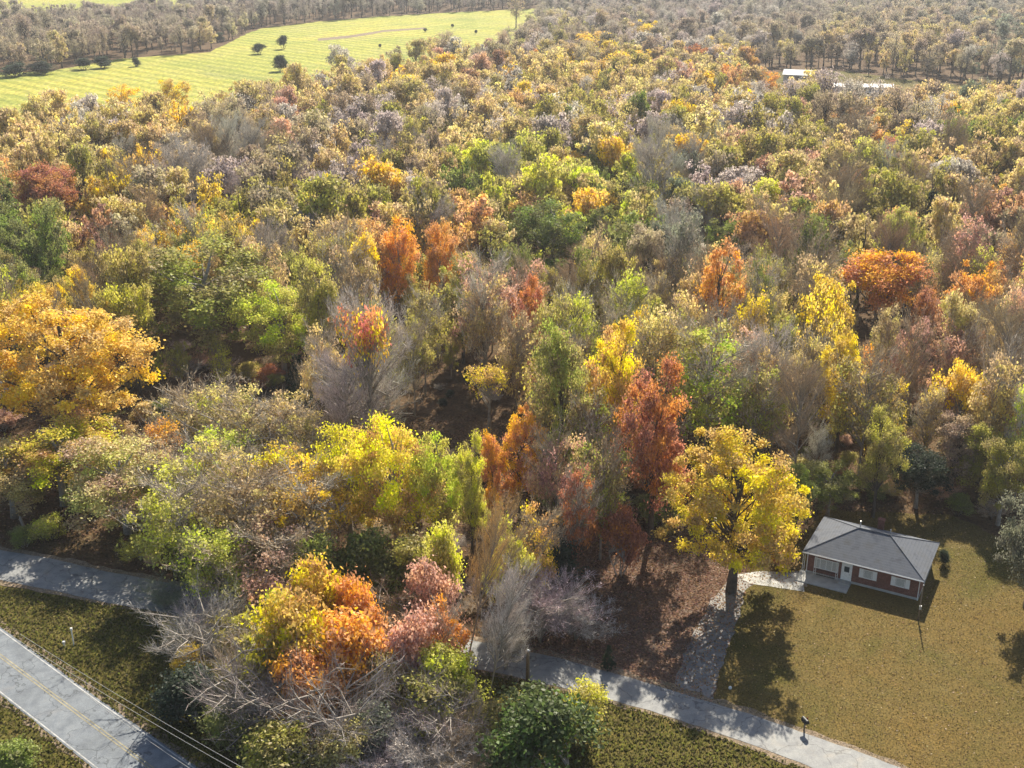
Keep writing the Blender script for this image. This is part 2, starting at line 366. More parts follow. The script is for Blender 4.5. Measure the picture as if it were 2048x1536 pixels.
HALFC = [make_leafy('half_%d' % i, 260 + i, f, 90, 62, .0180, .046, bark='bark_pale')[1] for i, f in enumerate(('tall', 'round', 'tall', 'full'))]
HALFB = [make_bare('halfbare_%d' % i, 240 + i, 'tree', 46, 1900, .080, .0042, 500) for i in range(4)]
HALF = [(HALFB[i][0], HALFB[i][1], HALFC[i]) for i in range(4)]
LONG = [make_bare('long_%d' % i, 320 + i, 'bush', 63, 2600, .10, .0019, 0) for i in range(3)]
BRUSH = [make_bare('brush_%d' % i, 180 + i, 'bush', 56, 4600, .11, .0034, 500) for i in range(4)]

HBRUSHC = [make_leafy('hbrush_%d' % i, 280 + i, 'bush', 50, 40, .030, .055)[1] for i in range(2)]
HBRUSH = [(BRUSH[i][0], BRUSH[i][1], HBRUSHC[i % 2]) for i in range(4)]
PAL = {  # name: colour, hue swing, plain word
    'Y': ((.80, .56, .07), .25, 'golden yellow'), 'O': ((.82, .40, .08), .22, 'orange'), 'R': ((.52, .21, .09), .25, 'rust red'),
    'K': ((.64, .38, .26), .25, 'dusty pink'), 'G': ((.43, .37, .095), .35, 'olive green'), 'g': ((.24, .26, .06), .35, 'dark green'),
    'L': ((.64, .62, .09), .35, 'lime yellow'), 'T': ((.62, .48, .20), .35, 'tan'), 'B': ((.42, .33, .21), .35, 'grey brown'),
    'P': ((.50, .43, .41), .3, 'lavender grey'), 'W': ((.58, .54, .46), .4, 'pale grey'), 'D': ((.055, .075, .045), .2, 'blackish green'),
    'A': ((.72, .52, .08), .5, 'golden'), 'o': ((.64, .38, .15), .3, 'dull orange'), 'r': ((.44, .24, .14), .3, 'russet brown'), 'f': ((.12, .15, .04), .3, 'dark green'),
    'V': ((.40, .32, .30), .3, 'purplish brown'), 'S': ((.24, .26, .17), .3, 'grey green'), 'M': ((.76, .54, .06), .6, 'mixed orange and lime')}
rnd = random.Random(7)
ALL = []      # every plant: (root, colour key, kind word, x, y)
def plant(x, y, wid, hei, key, proto, kind, rz=None, lean=(0, 0), label=None, group=None, swing=None, near=True, pale=False, cat=None):
    tr, cr = proto[0], proto[-1]
    nm = {'tree': 'autumn_tree', 'bare tree': 'bare_tree', 'shrub': 'leafy_shrub', 'brush': 'bare_shrub', 'evergreen': 'evergreen_tree'}[kind]
    root = empty(nm, (x, y, 0), rnd.uniform(0, 6.28) if rz is None else rz)
    root.scale = (wid, wid, hei); root.rotation_euler[0] = lean[0]; root.rotation_euler[1] = lean[1]
    if lean != (0, 0): root.rotation_euler[2] = 0
    link('stems' if kind in ('shrub', 'brush') else 'trunk', tr, root)
    o = link('twigs' if kind in ('brush', 'bare tree') else ('foliage' if kind == 'shrub' else 'crown'), cr, root)
    if len(proto) == 3:
        tw = link('twigs', proto[1], root); o.name = 'crown'; t_ = rnd.choice(((.54, .46, .36), (.50, .40, .27), (.62, .56, .46), (.42, .33, .23))); tw.color = (*t_, 1)
    c, sw, wd = PAL[key]
    if len(proto) == 3 and key in 'PWB': c = PAL[rnd.choice('TTGLK')][0]
    j = rnd.uniform(.86, 1.16)
    o.color = (min(1, c[0] * j * rnd.uniform(.95, 1.05)), min(1, c[1] * j * rnd.uniform(.93, 1.07)), min(1, c[2] * j), sw if swing is None else swing)
    root['category'] = cat or {'tree': 'tree', 'bare tree': 'tree', 'shrub': 'shrub', 'brush': 'shrub', 'evergreen': 'tree'}[kind]
    if label: root['label'] = label
    if group: root['group'] = group
    ALL.append((root, key, kind, x, y, wid)); return root
exec_placed = []
def item(u, vb, wpx, vt, key, kind='tree', form='tall', label=None, lean=(0, 0), swing=None, group=None, pool=None, rz=None):
    g = at(u, vb); s = px(g)[2]; h = height_for(g, vt); wd = wpx / s
    if pool is None:
        pool = {'tree': NEAR[form] if kind == 'tree' else None, 'bare tree': BARE, 'shrub': SHRUB, 'brush': BRUSH, 'evergreen': CONE}[kind]
    exec_placed.append((g[0], g[1], wd))
    return plant(g[0], g[1], wd * (1.15 if kind != 'bare tree' else 1.0), h * 1.02, key, rnd.choice(pool), kind, rz=rz, lean=lean, label=label, swing=swing, group=group)

# ---------------------------------------------------------------- ground, meadow, lawn, roads
def wavy(poly, amp=.35, step=1.5, seed=1, closed=True):
    r = random.Random(seed); out = []; n = len(poly)
    for i in range(n if closed else n - 1):
        a, b = Vector(poly[i][:2]), Vector(poly[(i + 1) % n][:2]); k = max(1, int((b - a).length / step))
        for j in range(k):
            p = a.lerp(b, j / k); out.append((p.x + r.uniform(-amp, amp), p.y + r.uniform(-amp, amp)))
    return out
def sheet(name, poly, z, m, label=None):
    mb = MB(); mb.poly([(p[0], p[1], z) for p in poly]); o = mb.build(name, M[m] if isinstance(m, str) else m)
    o['kind'] = 'structure'
    if label: o['label'] = label
    return o
def G(pts): return [tuple(at(u, v)[:2]) for u, v in pts]
sheet('ground', [(-3500, -400), (3500, -400), (3500, 5500), (-3500, 5500)], 0, 'floor', 'leaf covered woodland ground under all the trees')

meadow_px = [(-250, 165), (0, 146), (100, 142), (230, 119), (420, 104), (470, 78), (520, 57), (640, 43), (760, 33), (900, 25), (1075, 17), (1075, 70),
             (1000, 120), (870, 148), (780, 170), (700, 190), (640, 222), (560, 244), (480, 260), (400, 276), (200, 292), (0, 312), (-250, 335)]
MEADOW = G(meadow_px); sheet('meadow', wavy(MEADOW, 1.5, 8, 3), .03, 'meadow', 'pale green hay meadow beyond the woods')
strip_px = [(-400, 66), (0, 58), (200, 50), (330, 36), (420, 16), (420, -14), (-400, -14)]
FARFIELD = G(strip_px); sheet('far_meadow', wavy(FARFIELD, 2, 12, 4), .03, 'meadow', 'strip of meadow behind the far left woods')
clear_px = [(1500, 150), (1600, 140), (1700, 143), (1800, 158), (1950, 172), (2250, 176), (2250, 235), (1900, 240), (1790, 250), (1660, 250), (1500, 235)]
CLEAR = G(clear_px); sheet('far_clearing', wavy(CLEAR, 1.5, 8, 5), .03, 'verge', 'shaded clearing around the far buildings')
track = G([(636, 77), (700, 71), (770, 60), (850, 55), (850, 58), (770, 64), (700, 76), (636, 82)]); sheet('field_track', wavy(track, .6, 8, 6), .06, 'gravel', 'pale track crossing the meadow')

lane_up = G([(0, 1101), (100, 1118), (200, 1141), (300, 1160), (480, 1194), (700, 1236), (1000, 1292), (1120, 1318), (1300, 1368), (1500, 1430), (1600, 1464), (1700, 1499), (1800, 1536)])
lane_lo = G([(0, 1160), (100, 1181), (200, 1203), (300, 1222), (480, 1252), (700, 1294), (1000, 1348), (1150, 1382), (1300, 1422), (1400, 1455), (1500, 1489), (1600, 1527), (1680, 1560)])
def ext(pts, d0, d1):
    a, b = Vector(pts[0]), Vector(pts[1]); p0 = a + (a - b).normalized() * d0
    a, b = Vector(pts[-1]), Vector(pts[-2]); p1 = a + (a - b).normalized() * d1
    return [tuple(p0)] + list(pts) + [tuple(p1)]
LU, LL = ext(lane_up, 60, 45), ext(lane_lo, 60, 45)
LANE = LU + LL[::-1]
sheet('verge', wavy(ext(lane_up, 80, 60) + [(60, 10), (-140, 10), (-160, 140)], .2, 3, 9), .012, 'verge', 'rough grass verge between and beside the roads')
sheet('lane_shoulder', wavy([(p[0], p[1] + .9) for p in LU] + [(p[0], p[1] - .7) for p in LL[::-1]], .3, 1.2, 8), .055, 'gravel', 'brown dirt edge of the side lane')
sheet('lane', wavy(LANE, .07, 1.0, 10), .075, 'lane', 'grey side lane running past the house')
RL, RR = ext(G([(0, 1390), (185, 1536)]), 70, 60), ext(G([(0, 1255), (200, 1401), (395, 1536)]), 70, 60)
ROAD = RL + RR[::-1]
sh_l = [(p[0] - .5, p[1] - .4) for p in RL]; sh_r = [(p[0] + .6, p[1] + .5) for p in RR]
sheet('road_shoulder', wavy(sh_l + sh_r[::-1], .25, 1.0, 11), .055, 'gravel', 'dirt shoulder of the two lane road')
sheet('road', wavy(ROAD, .04, 1.0, 12), .085, 'road', 'two lane grey road at the lower left')
def stripe(name, pts, off, wd, m, label):
    mb = MB(); V = [Vector(p) for p in pts]
    for i in range(len(V) - 1):
        d = (V[i + 1] - V[i]).normalized(); n = Vector((-d.y, d.x)); n = n if n.y > 0 else -n
        k = max(1, int((V[i + 1] - V[i]).length / 2.2))
        for j in range(k):
            a = V[i].lerp(V[i + 1], j / k); b = V[i].lerp(V[i + 1], (j + .985) / k)
            mb.poly([(*(a + n * off), .094), (*(b + n * off), .094), (*(b + n * (off + wd)), .094), (*(a + n * (off + wd)), .094)])
    o = mb.build(name, M[m]); o['kind'] = 'structure'; o['label'] = label
cen = [tuple((Vector(a) + Vector(b)) / 2) for a, b in ((RL[0], RR[0]), (RL[-1], RR[-1]))]
stripe('centre_line', cen, .08, .12, 'paint_y', 'worn double yellow centre line, upper stripe'); stripe('centre_line', cen, -.20, .12, 'paint_y', 'worn double yellow centre line, lower stripe')
stripe('edge_line', RR, -.32, .12, 'paint_w', 'worn white edge line on the upper side of the road'); stripe('edge_line', RL, .16, .12, 'paint_w', 'worn white edge line on the lower side of the road')
LITTER = G([(1040, 1120), (1200, 1060), (1420, 1080), (1500, 1130), (1480, 1165), (1440, 1200), (1400, 1290), (1350, 1385), (1120, 1318), (1000, 1292)])
sheet('leaf_strewn_yard', wavy(LITTER, .5, 1.5, 13), .02, 'litter', 'yard under the round yellow tree covered in red brown leaves')
LITTER2 = G([(330, 745), (420, 735), (560, 760), (640, 800), (650, 860), (400, 840), (330, 800)])
sheet('woodland_clearing', wavy(LITTER2, .6, 1.5, 14), .02, 'litter', 'small leaf strewn clearing beside the big golden tree')
LAWN = G([(1420, 1404), (1445, 1300), (1480, 1190), (1520, 1130), (1600, 1085), (1640, 1020), (1900, 1030), (2010, 1080), (2300, 1180), (2500, 1600), (2000, 1605), (1790, 1528), (1600, 1460), (1500, 1426)])
sheet('lawn', wavy(LAWN, .35, 1.2, 15), .035, 'lawn', 'golden brown lawn around the brick house')
DRIVE = G([(1345, 1388), (1368, 1310), (1402, 1240), (1430, 1190), (1455, 1160), (1500, 1146), (1615, 1142), (1615, 1175), (1520, 1160), (1492, 1180), (1478, 1230), (1452, 1310), (1422, 1408)])
sheet('driveway', wavy(DRIVE, .22, .8, 16), .05, 'drive', 'grey driveway from the lane up to the house')

WALK = G([(1466, 1151), (1520, 1143), (1608, 1148), (1608, 1184), (1560, 1177), (1500, 1168)])
sheet('walk', wavy(WALK, .05, 1.0, 17), .065, 'concrete', 'pale concrete walk from the driveway to the porch')

# ---------------------------------------------------------------- the brick house
EAVE = 2.75
a_, b_, c_, d_ = (at(u, v, EAVE) for u, v in ((1648, 1035), (1880, 1088), (1848, 1165), (1605, 1105)))
HL = ((b_ - a_).length + (c_ - d_).length) / 2; HW = ((d_ - a_).length + (c_ - b_).length) / 2
hyaw = math.atan2((c_ - d_).y, (c_ - d_).x)
house = tag(empty('brick_house', (d_.x, d_.y, 0), hyaw), 'low red brick house with a grey hipped roof on the lawn', 'house')
def brick_mat():
    m = mat('red_brick'); v = objco(m); b = N(m, "ShaderNodeTexBrick"); mp = N(m, "ShaderNodeMapping"); mp.inputs["Rotation"].default_value = (R(90), 0, 0)
    L(m, v, mp.inputs[0]); L(m, mp.outputs[0], b.inputs["Vector"]); b.inputs["Scale"].default_value = 4.5
    b.inputs["Color1"].default_value = (.20, .07, .05, 1); b.inputs["Color2"].default_value = (.12, .045, .035, 1); b.inputs["Mortar"].default_value = (.3, .25, .2, 1)
    b.inputs["Mortar Size"].default_value = .012
    n = noise(m, v, 2.0, 4); c = mixc(m, 1.0, b.outputs[0], ramp(m, n, [(.3, (.75, .75, .75)), (.7, (1.2, 1.2, 1.2))]), 'MULTIPLY')
    surf(m, c, .85, b.outputs["Fac"], .3, .01); return m
M['brick'] = brick_mat()
def roof_mat():
    m = mat('grey_shingles'); v = objco(m); n = noise(m, v, .8, 5, .65); n2 = noise(m, v, 14, 3, .8)
    wv = N(m, "ShaderNodeTexWave", wave_type='BANDS', bands_direction='Z'); wv.inputs["Scale"].default_value = 2.2; wv.inputs["Distortion"].default_value = .5; L(m, v, wv.inputs[0])
    c = ramp(m, n, [(.3, (.065, .073, .09)), (.5, (.11, .125, .15)), (.7, (.085, .09, .095))])
    c = mixc(m, 1.0, c, ramp(m, n2, [(.3, (.7, .7, .7)), (.7, (1.25, 1.25, 1.25))]), 'MULTIPLY')
    c = mixc(m, .25, c, ramp(m, wv.outputs[0], [(.0, (.06, .06, .065)), (.4, (.13, .13, .14))]))
    surf(m, c, .85, n2, .4, .02, .12); return m
M['roof'] = roof_mat()
M['white'] = simple('white_trim', (.72, .72, .69), .6, .1, 4)
M['blind'] = simple('window_blind', (.62, .62, .58), .7, .12, 6)
M['iron'] = simple('black_iron', (.03, .03, .03), .5, .2, 6)
M['glass'] = mat('window_glass'); surf(M['glass'], (.04, .05, .06), .08, spec=.8)
M['wood'] = simple('weathered_wood', (.20, .15, .10), .9, .35, 8)
M['metal'] = simple('dull_metal', (.45, .46, .46), .45, .15, 5, .5, .4)
x0, x1, y0, y1 = .45, HL - .45, .55, HW - .55
MB().box(x0, x1, y0, y1, 0, EAVE - .02).build('wall', M['brick'], house)
MB().box(x0 - .03, x1 + .03, y0 - .03, y1 + .03, 0, .32).build('foundation', M['concrete'], house)
RZ = EAVE + 2.2
def hip():
    mb = MB(); e = EAVE; f = HW / 2
    r0, r1 = (f + .25, HW / 2, RZ), (HL - f - .1, HW / 2, RZ)
    q = [(0, 0, e + .16), (HL, 0, e + .16), (HL, HW, e + .16), (0, HW, e + .16)]
    mb.poly([q[0], q[1], r1, r0]); mb.poly([q[1], q[2], r1]); mb.poly([q[2], q[3], r0, r1]); mb.poly([q[3], q[0], r0]); return mb, r0, r1
rb, r0, r1 = hip(); roof = rb.build('roof', M['roof'], house)
MB().box(0.004, HL - .004, .004, HW - .004, EAVE, EAVE + .157).build('fascia', M['white'], roof)
MB().tube([Vector(r0) + Vector((0, 0, .02)), Vector(r1) + Vector((0, 0, .02))], .07, 6).build('ridge_cap', M['roof'], roof)
for q in ((0, 0), (HL, 0), (HL, HW), (0, HW)):
    e_ = r0 if q[0] == 0 else r1
    MB().tube([(q[0], q[1], EAVE + .17), Vector(e_) + Vector((0, 0, .02))], .055, 5).build('hip_cap', M['roof'], roof)
gb = MB(); gb.tube([(0, -.06, EAVE + .09), (HL, -.06, EAVE + .09)], .07, 6); gb.build('gutter', M['white'], roof)
MB().box(HL * .5 - .35, HL * .5 + .35, HW - .45, HW + .1, 0, 4.25).box(HL * .5 - .42, HL * .5 + .42, HW - .5, HW + .16, 4.252, 4.36).build('chimney', M['brick'], house)
for vx, vy in ((HL * .62, HW * .66), (HL * .36, HW * .7)):
    MB().tube([(vx, vy, EAVE + .9), (vx, vy, RZ - .05)], .07, 8).build('vent_pipe', M['metal'], roof)
def window(xa, xb, za, zb, shut=0.0, blinds=True):
    w = MB(); f = .07; y = y0
    w.box(xa, xb, y - .06, y - .003, zb - f, zb).box(xa, xb, y - .09, y - .003, za, za + f).box(xa, xa + f, y - .058, y - .003, za + f, zb - f).box(xb - f, xb, y - .058, y - .003, za + f, zb - f)
    n = max(1, round((xb - xa) / .75))
    for i in range(1, n): xm = xa + (xb - xa) * i / n; w.box(xm - .03, xm + .03, y - .05, y - .004, za + f, zb - f)
    fr = w.build('window', M['white'], house)
    MB().box(xa + f, xb - f, y - .022, y - .006, za + f, zb - f).build('pane', M['glass'], fr)
    if blinds:
        b = MB(); k = 9
        for i in range(k):
            z = za + f + (zb - za - 2 * f) * (i + .1) / k; b.box(xa + f + .01, xb - f - .01, y - .034, y - .025, z, z + (zb - za) * .065)
        b.build('blind', M['blind'], fr)
    if shut:
        for xs in (xa - shut - .03, xb + .03):
            s = MB().box(xs, xs + shut, y - .05, y - .003, za - .02, zb + .02)
            for i in range(10): z = za + .06 + (zb - za - .1) * i / 10; s.box(xs + .05, xs + shut - .05, y - .065, y - .051, z, z + .05)
            s.build('shutter', M['white'], house)
window(HL * .10, HL * .30, .95, 2.25, 0, True)
window(HL * .515, HL * .585, 1.15, 2.25, .48); window(HL * .775, HL * .85, 1.15, 2.25, .48)
dr = MB().box(HL * .338, HL * .338 + .98, y0 - .05, y0 - .003, .22, 2.32).box(HL * .338 - .1, HL * .338, y0 - .07, y0 - .003, .2, 2.42).box(HL * .338 + .98, HL * .338 + 1.08, y0 - .07, y0 - .003, .2, 2.42).box(HL * .338, HL * .338 + .98, y0 - .07, y0 - .003, 2.33, 2.42)
door = dr.build('door', M['white'], house)
MB().box(HL * .338 + .2, HL * .338 + .78, y0 - .06, y0 - .052, 1.35, 2.05).build('pane', M['glass'], door); MB().box(HL * .338 + .84, HL * .338 + .9, y0 - .11, y0 - .052, 1.05, 1.17).build('handle', M['metal'], door)
MB().box(-.15, HL * .425, -1.9, y0 - .035, 0, .16).build('porch_slab', M['concrete'], house)
MB().box(HL * .325, HL * .42, y0 - .9, y0 - .04, .163, .30).build('step', M['concrete'], house)
def iron_post(x):
    p = MB()
    for dx in (-.11, .11): p.tube([(x + dx, .22, .16), (x + dx, .22, EAVE)], .025, 6)
    for i in range(8):
        z = .3 + i * .3; s = 1 if i % 2 else -1; p.tube([(x - .1 * s, .22, z), (x + .1 * s, .22, z + .27)], .014, 4)
    p.build('porch_post', M['white'], house)
for x in (.2, HL * .115, HL * .30): iron_post(x)
rl = MB().box(HL * .115 + .13, HL * .30 - .13, .2, .24, .92, .97).box(HL * .115 + .13, HL * .30 - .13, .2, .24, .25, .29)
for i in range(12): x = HL * .115 + .2 + (HL * .185 - .4) * i / 11; rl.box(x - .012, x + .012, .21, .23, .295, .915)
rl.build('porch_railing', M['iron'], house)
MB().tube([(HL - .5, y0 - .08, .05), (HL - .5, y0 - .08, EAVE - .25), (HL - .45, -.02, EAVE)], .05, 6).build('downspout', M['white'], house)
MB().tube([(x0 + .1, y0 - .08, .2), (x0 + .1, y0 - .08, EAVE - .25), (x0 + .02, -.02, EAVE)], .05, 6).build('downspout', M['white'], house)

# ---------------------------------------------------------------- small things
g = at(1836, 1240); pole = tag(empty('service_pole', (g.x, g.y, 0)), 'slim grey pole standing in front of the right corner of the brick house', 'pole')
MB().tube([(0, 0, 0), (0, 0, 4.3)], [.08, .06], 8).build('shaft', M['wood'], pole, True)
MB().tube([(0, 0, 4.3), (0, -.05, 4.42), (0, -.18, 4.42)], [.05, .05, .045], 6).build('cap', M['metal'], pole); MB().box(-.12, .12, -.16, -.062, 1.4, 1.85).build('meter_box', M['metal'], pole)
g = at(148, 1291); mp = tag(empty('marker_post', (g.x, g.y, 0)), 'thin white post standing in the grass between road and lane', 'post')
MB().tube([(0, 0, 0), (0, 0, 1.9)], .06, 8).build('shaft', M['white'], mp); MB().box(-.11, .11, -.075, .075, 1.9, 2.15).build('cap', M['white'], mp)
g = at(129, 1293); s = tag(empty('utility_stub', (g.x, g.y, 0)), 'short pale stub post left of the thin white post', 'post')
MB().tube([(0, 0, 0), (0, 0, .45)], .09, 8).build('shaft', M['blind'], s); MB().box(-.13, .13, -.13, .13, .45, .62).build('cap', M['metal'], s)
g = at(1608, 1462); mb_ = tag(empty('mailbox', (g.x, g.y, 0), R(20)), 'dark mailbox on a post at the upper edge of the lane', 'mailbox')
MB().box(-.06, .06, -.06, .06, 0, 1.0).build('post', M['wood'], mb_)
def mailbox_body():
    m = MB(); n = 9; prof = [(-.2, 0), (-.2, .22)] + [(-.2 * math.cos(math.pi * i / n), .22 + .2 * math.sin(math.pi * i / n)) for i in range(1, n)] + [(.2, .22), (.2, 0)]
    k = len(prof); m.v = [(p[0], -.38, 1.0 + p[1]) for p in prof] + [(p[0], .38, 1.0 + p[1]) for p in prof]
    m.f = [tuple(range(k)), tuple(range(2 * k - 1, k - 1, -1))] + [(i, k + i, k + (i + 1) % k, (i + 1) % k) for i in range(k)]; return m
mailbox_body().build('box', M['iron'], mb_); MB().box(.202, .225, -.1, .02, 1.2, 1.5).build('flag', simple('red_flag', (.4, .03, .02)), mb_)
g = at(1055, 1362); s = tag(empty('wooden_post', (g.x, g.y, 0)), 'thick weathered wooden post at the lane edge below the pale bare shrub', 'post')
MB().tube([(0, 0, 0), (.02, 0, 2.6), (.03, 0, 3.6)], [.2, .17, .15], 9).build('shaft', M['wood'], s, True); MB().tube([(.03, 0, 3.6), (.03, 0, 3.72)], [.17, .04], 9).build('cap', M['metal'], s)
g = at(1433, 1062); s = tag(empty('gas_tank', (g.x, g.y + 1.0, 0), R(75)), 'small white tank seen through the lower crown of the round yellow tree', 'tank')
MB().tube([(-.75, 0, .75), (-.66, 0, .75), (-.5, 0, .75), (.5, 0, .75), (.66, 0, .75), (.75, 0, .75)], [.1, .32, .42, .42, .32, .1], 14).build('tank', M['white'], s, True)
MB().box(-.5, -.4, -.3, .3, 0, .4).build('cradle', M['metal'], s); MB().box(.4, .5, -.3, .3, 0, .4).build('cradle', M['metal'], s); MB().tube([(0, 0, 1.14), (0, 0, 1.3)], .12, 8).build('valve_cap', M['metal'], s)
g = at(600, 812); s = tag(empty('yard_sign', (g.x, g.y, 0), R(8)), 'small pale yellow board on a stake at the edge of the dark hollow', 'sign')
MB().box(-.04, .04, -.03, .03, 0, 1.1).build('stake', M['wood'], s); MB().box(-.22, .22, -.05, -.031, .8, 1.75).build('board', simple('pale_yellow_board', (.75, .72, .45), .6, .08), s)
g = at(1460, 1379); b_o = MB().tube([(0, -.14, .16), (0, -.11, .16), (0, -.05, .16), (0, .05, .16), (0, .11, .16), (0, .14, .16)], [.03, .12, .17, .17, .12, .03], 12).build('ball', M['white'], None, True)
b_o.location = (g.x, g.y, .04); tag(b_o, 'small white ball lying in the tree shadow on the lawn', 'ball')
# old pale stump by the lane at the far left
g = at(50, 1062); s = tag(empty('birch_stump', (g.x, g.y, 0), 0), 'leaning pale broken trunk at the left edge above the lane', 'stump')
MB().tube([(0, 0, -.1), (-.12, 0, .9), (-.3, 0, 1.9), (-.34, .05, 2.1)], [.24, .19, .16, .06], 9).build('trunk', M['bark_pale'], s, True)
MB().tube([(-.2, 0, 1.3), (-.5, -.1, 1.7)], [.06, .03], 6).build('branch', M['bark_pale'], s, True)

def shed(u, v, wd, dp, h, rise, rz, label, roofm, wallm, name='barn'):
    g = at(u, v); r = tag(empty(name, (g.x, g.y, 0), R(rz)), label, 'building')
    MB().box(-wd / 2, wd / 2, 0, dp, 0, h).build('wall', wallm, r)
    m = MB(); o = .5; zz = h + rise; e = h - .02
    m.poly([(-wd / 2 - o, -o, e), (wd / 2 + o, -o, e), (wd / 2 + o, dp / 2, zz), (-wd / 2 - o, dp / 2, zz)]); m.poly([(wd / 2 + o, dp + o, e), (-wd / 2 - o, dp + o, e), (-wd / 2 - o, dp / 2, zz), (wd / 2 + o, dp / 2, zz)])
    m.poly([(-wd / 2 - o, -o, e - .15), (-wd / 2 - o, dp + o, e - .15), (wd / 2 + o, dp + o, e - .15), (wd / 2 + o, -o, e - .15)])
    for sx in (-1, 1): m.poly([(sx * (wd / 2 + o), -o, e), (sx * (wd / 2 + o), dp + o, e), (sx * (wd / 2 + o), dp / 2, zz)]); m.poly([(sx * (wd / 2 + o), -o, e - .15), (sx * (wd / 2 + o), dp + o, e - .15), (sx * (wd / 2 + o), dp + o, e), (sx * (wd / 2 + o), -o, e)])
    m.poly([(-wd / 2 - o, -o, e - .15), (wd / 2 + o, -o, e - .15), (wd / 2 + o, -o, e), (-wd / 2 - o, -o, e)])
    m.build('roof', roofm, r)
    MB().box(-wd * .08, wd * .08, -.06, -.003, 0, h * .8).build('door', M['wood'], r)
    for sx in (-.3, .3): MB().box(wd * sx - .5, wd * sx + .5, -.05, -.003, h * .4, h * .75).build('window', M['glass'], r)
M['tin'] = simple('pale_tin_roof', (.36, .38, .40), .6, .2, .8, .3)
M['siding'] = simple('pale_siding', (.45, .44, .42), .8, .12, 1.0)
shed(1592, 166, 12, 8, 3.6, 2.0, -20, 'far pale building with a bright tin roof behind the orange tree', M['tin'], M['siding'])
shed(1720, 186, 28, 9, 2.6, .9, -8, 'far long low building with a white roof at the edge of the dark treeline', M['tin'], M['siding'], 'long_shed')
shed(-22, 800, 6, 5, 2.6, 1.2, 20, 'white roofed shed at the left edge behind the big golden tree', M['tin'], M['siding'], 'shed')

# overhead wires at lower left, carried between poles outside the frame
WH = 8.5
def wire(u0, v0, u1, v1, dz, label, sag=.8):
    a = at(u0, v0, WH + dz); b = at(u1, v1, WH + dz); k = 18; pts = []
    for i in range(k + 1):
        t = i / k; p = a.lerp(b, t); p.z -= sag * 4 * t * (1 - t) * .5; pts.append(p)
    o = MB().tube(pts, .02, 5).build('power_line', simple('pale_cable', (.38, .37, .34), .5, .05)); tag(o, label, 'cable'); return a, b
wa, wb = wire(40, 1268, 620, 1610, 0, 'upper of the two pale cables hanging over the grass beside the road'); wire(30, 1276, 610, 1618, -.35, 'middle pale cable hanging just below the upper one beside the road')
wire(160, 1380, 480, 1600, -1.2, 'lowest cable crossing low over the edge of the road')

# ---------------------------------------------------------------- plants that can be told apart
LM = {}   # landmark name -> (x, y)
def mark(name, root): LM[name] = (root.location.x, root.location.y)
mark('the brick house', house)
r = item(155, 905, 312, 580, 'A', label='largest tree, broad golden yellow crown at the left above the lane', swing=.2, pool=[HERO[0]], rz=1.0); mark('the big golden tree', r)
r = item(1440, 1182, 262, 850, 'Y', pool=[HERO[1]], rz=.4, label='round bright yellow tree standing beside the driveway left of the brick house', swing=.45); r.location.x += 1.2; mark('the round yellow tree', r)
item(258, 1066, 240, 885, 'T', form='round', label='olive and orange tree leaning over the lane below the big golden tree', swing=1.0)
item(130, 1010, 230, 842, 'Y', form='round', label='golden and olive tree at the left directly below the big golden tree', swing=1.0)
item(330, 1010, 130, 850, 'O', pool=HALF, label='half bare orange tree right of the golden and olive one')
item(30, 1035, 190, 890, 'T', form='round', label='dull brown tree at the left edge just above the lane')
r = item(745, 925, 190, 600, 'W', 'bare tree', label='tall lavender grey bare tree with a yellow orange top behind the lime hedge trees'); mark('the tall pale bare tree', r)
item(746, 938, 105, 594, 'O', form='high', label='small orange and yellow crown rising over the tall lavender bare tree', swing=1.2, pool=[THIN[1]])
item(700, 940, 150, 690, 'P', 'bare tree', label='second lavender bare tree, left of the tall one with the orange top')
for i, (u, vb, w_, vt) in enumerate(((400, 945, 130, 770), (455, 925, 120, 762), (510, 965, 130, 785), (575, 975, 130, 800), (470, 1010, 130, 860), (620, 1010, 120, 850))):
    item(u, vb, w_ * 1.25, vt, 'WLWTLW'[i], 'tree', pool=HALF, group='pale half bare trees right of the big golden tree')
for i, (u, vb, w_, vt) in enumerate(((350, 1150, 190, 930), (480, 1150, 210, 920), (610, 1140, 180, 930), (540, 1220, 200, 1040), (430, 1230, 190, 1060))):
    item(u, vb, w_, vt, 'LWYKL'[i], 'tree', pool=HALF, group='spreading half bare trees along the upper side of the lane', lean=(0, R(8)))
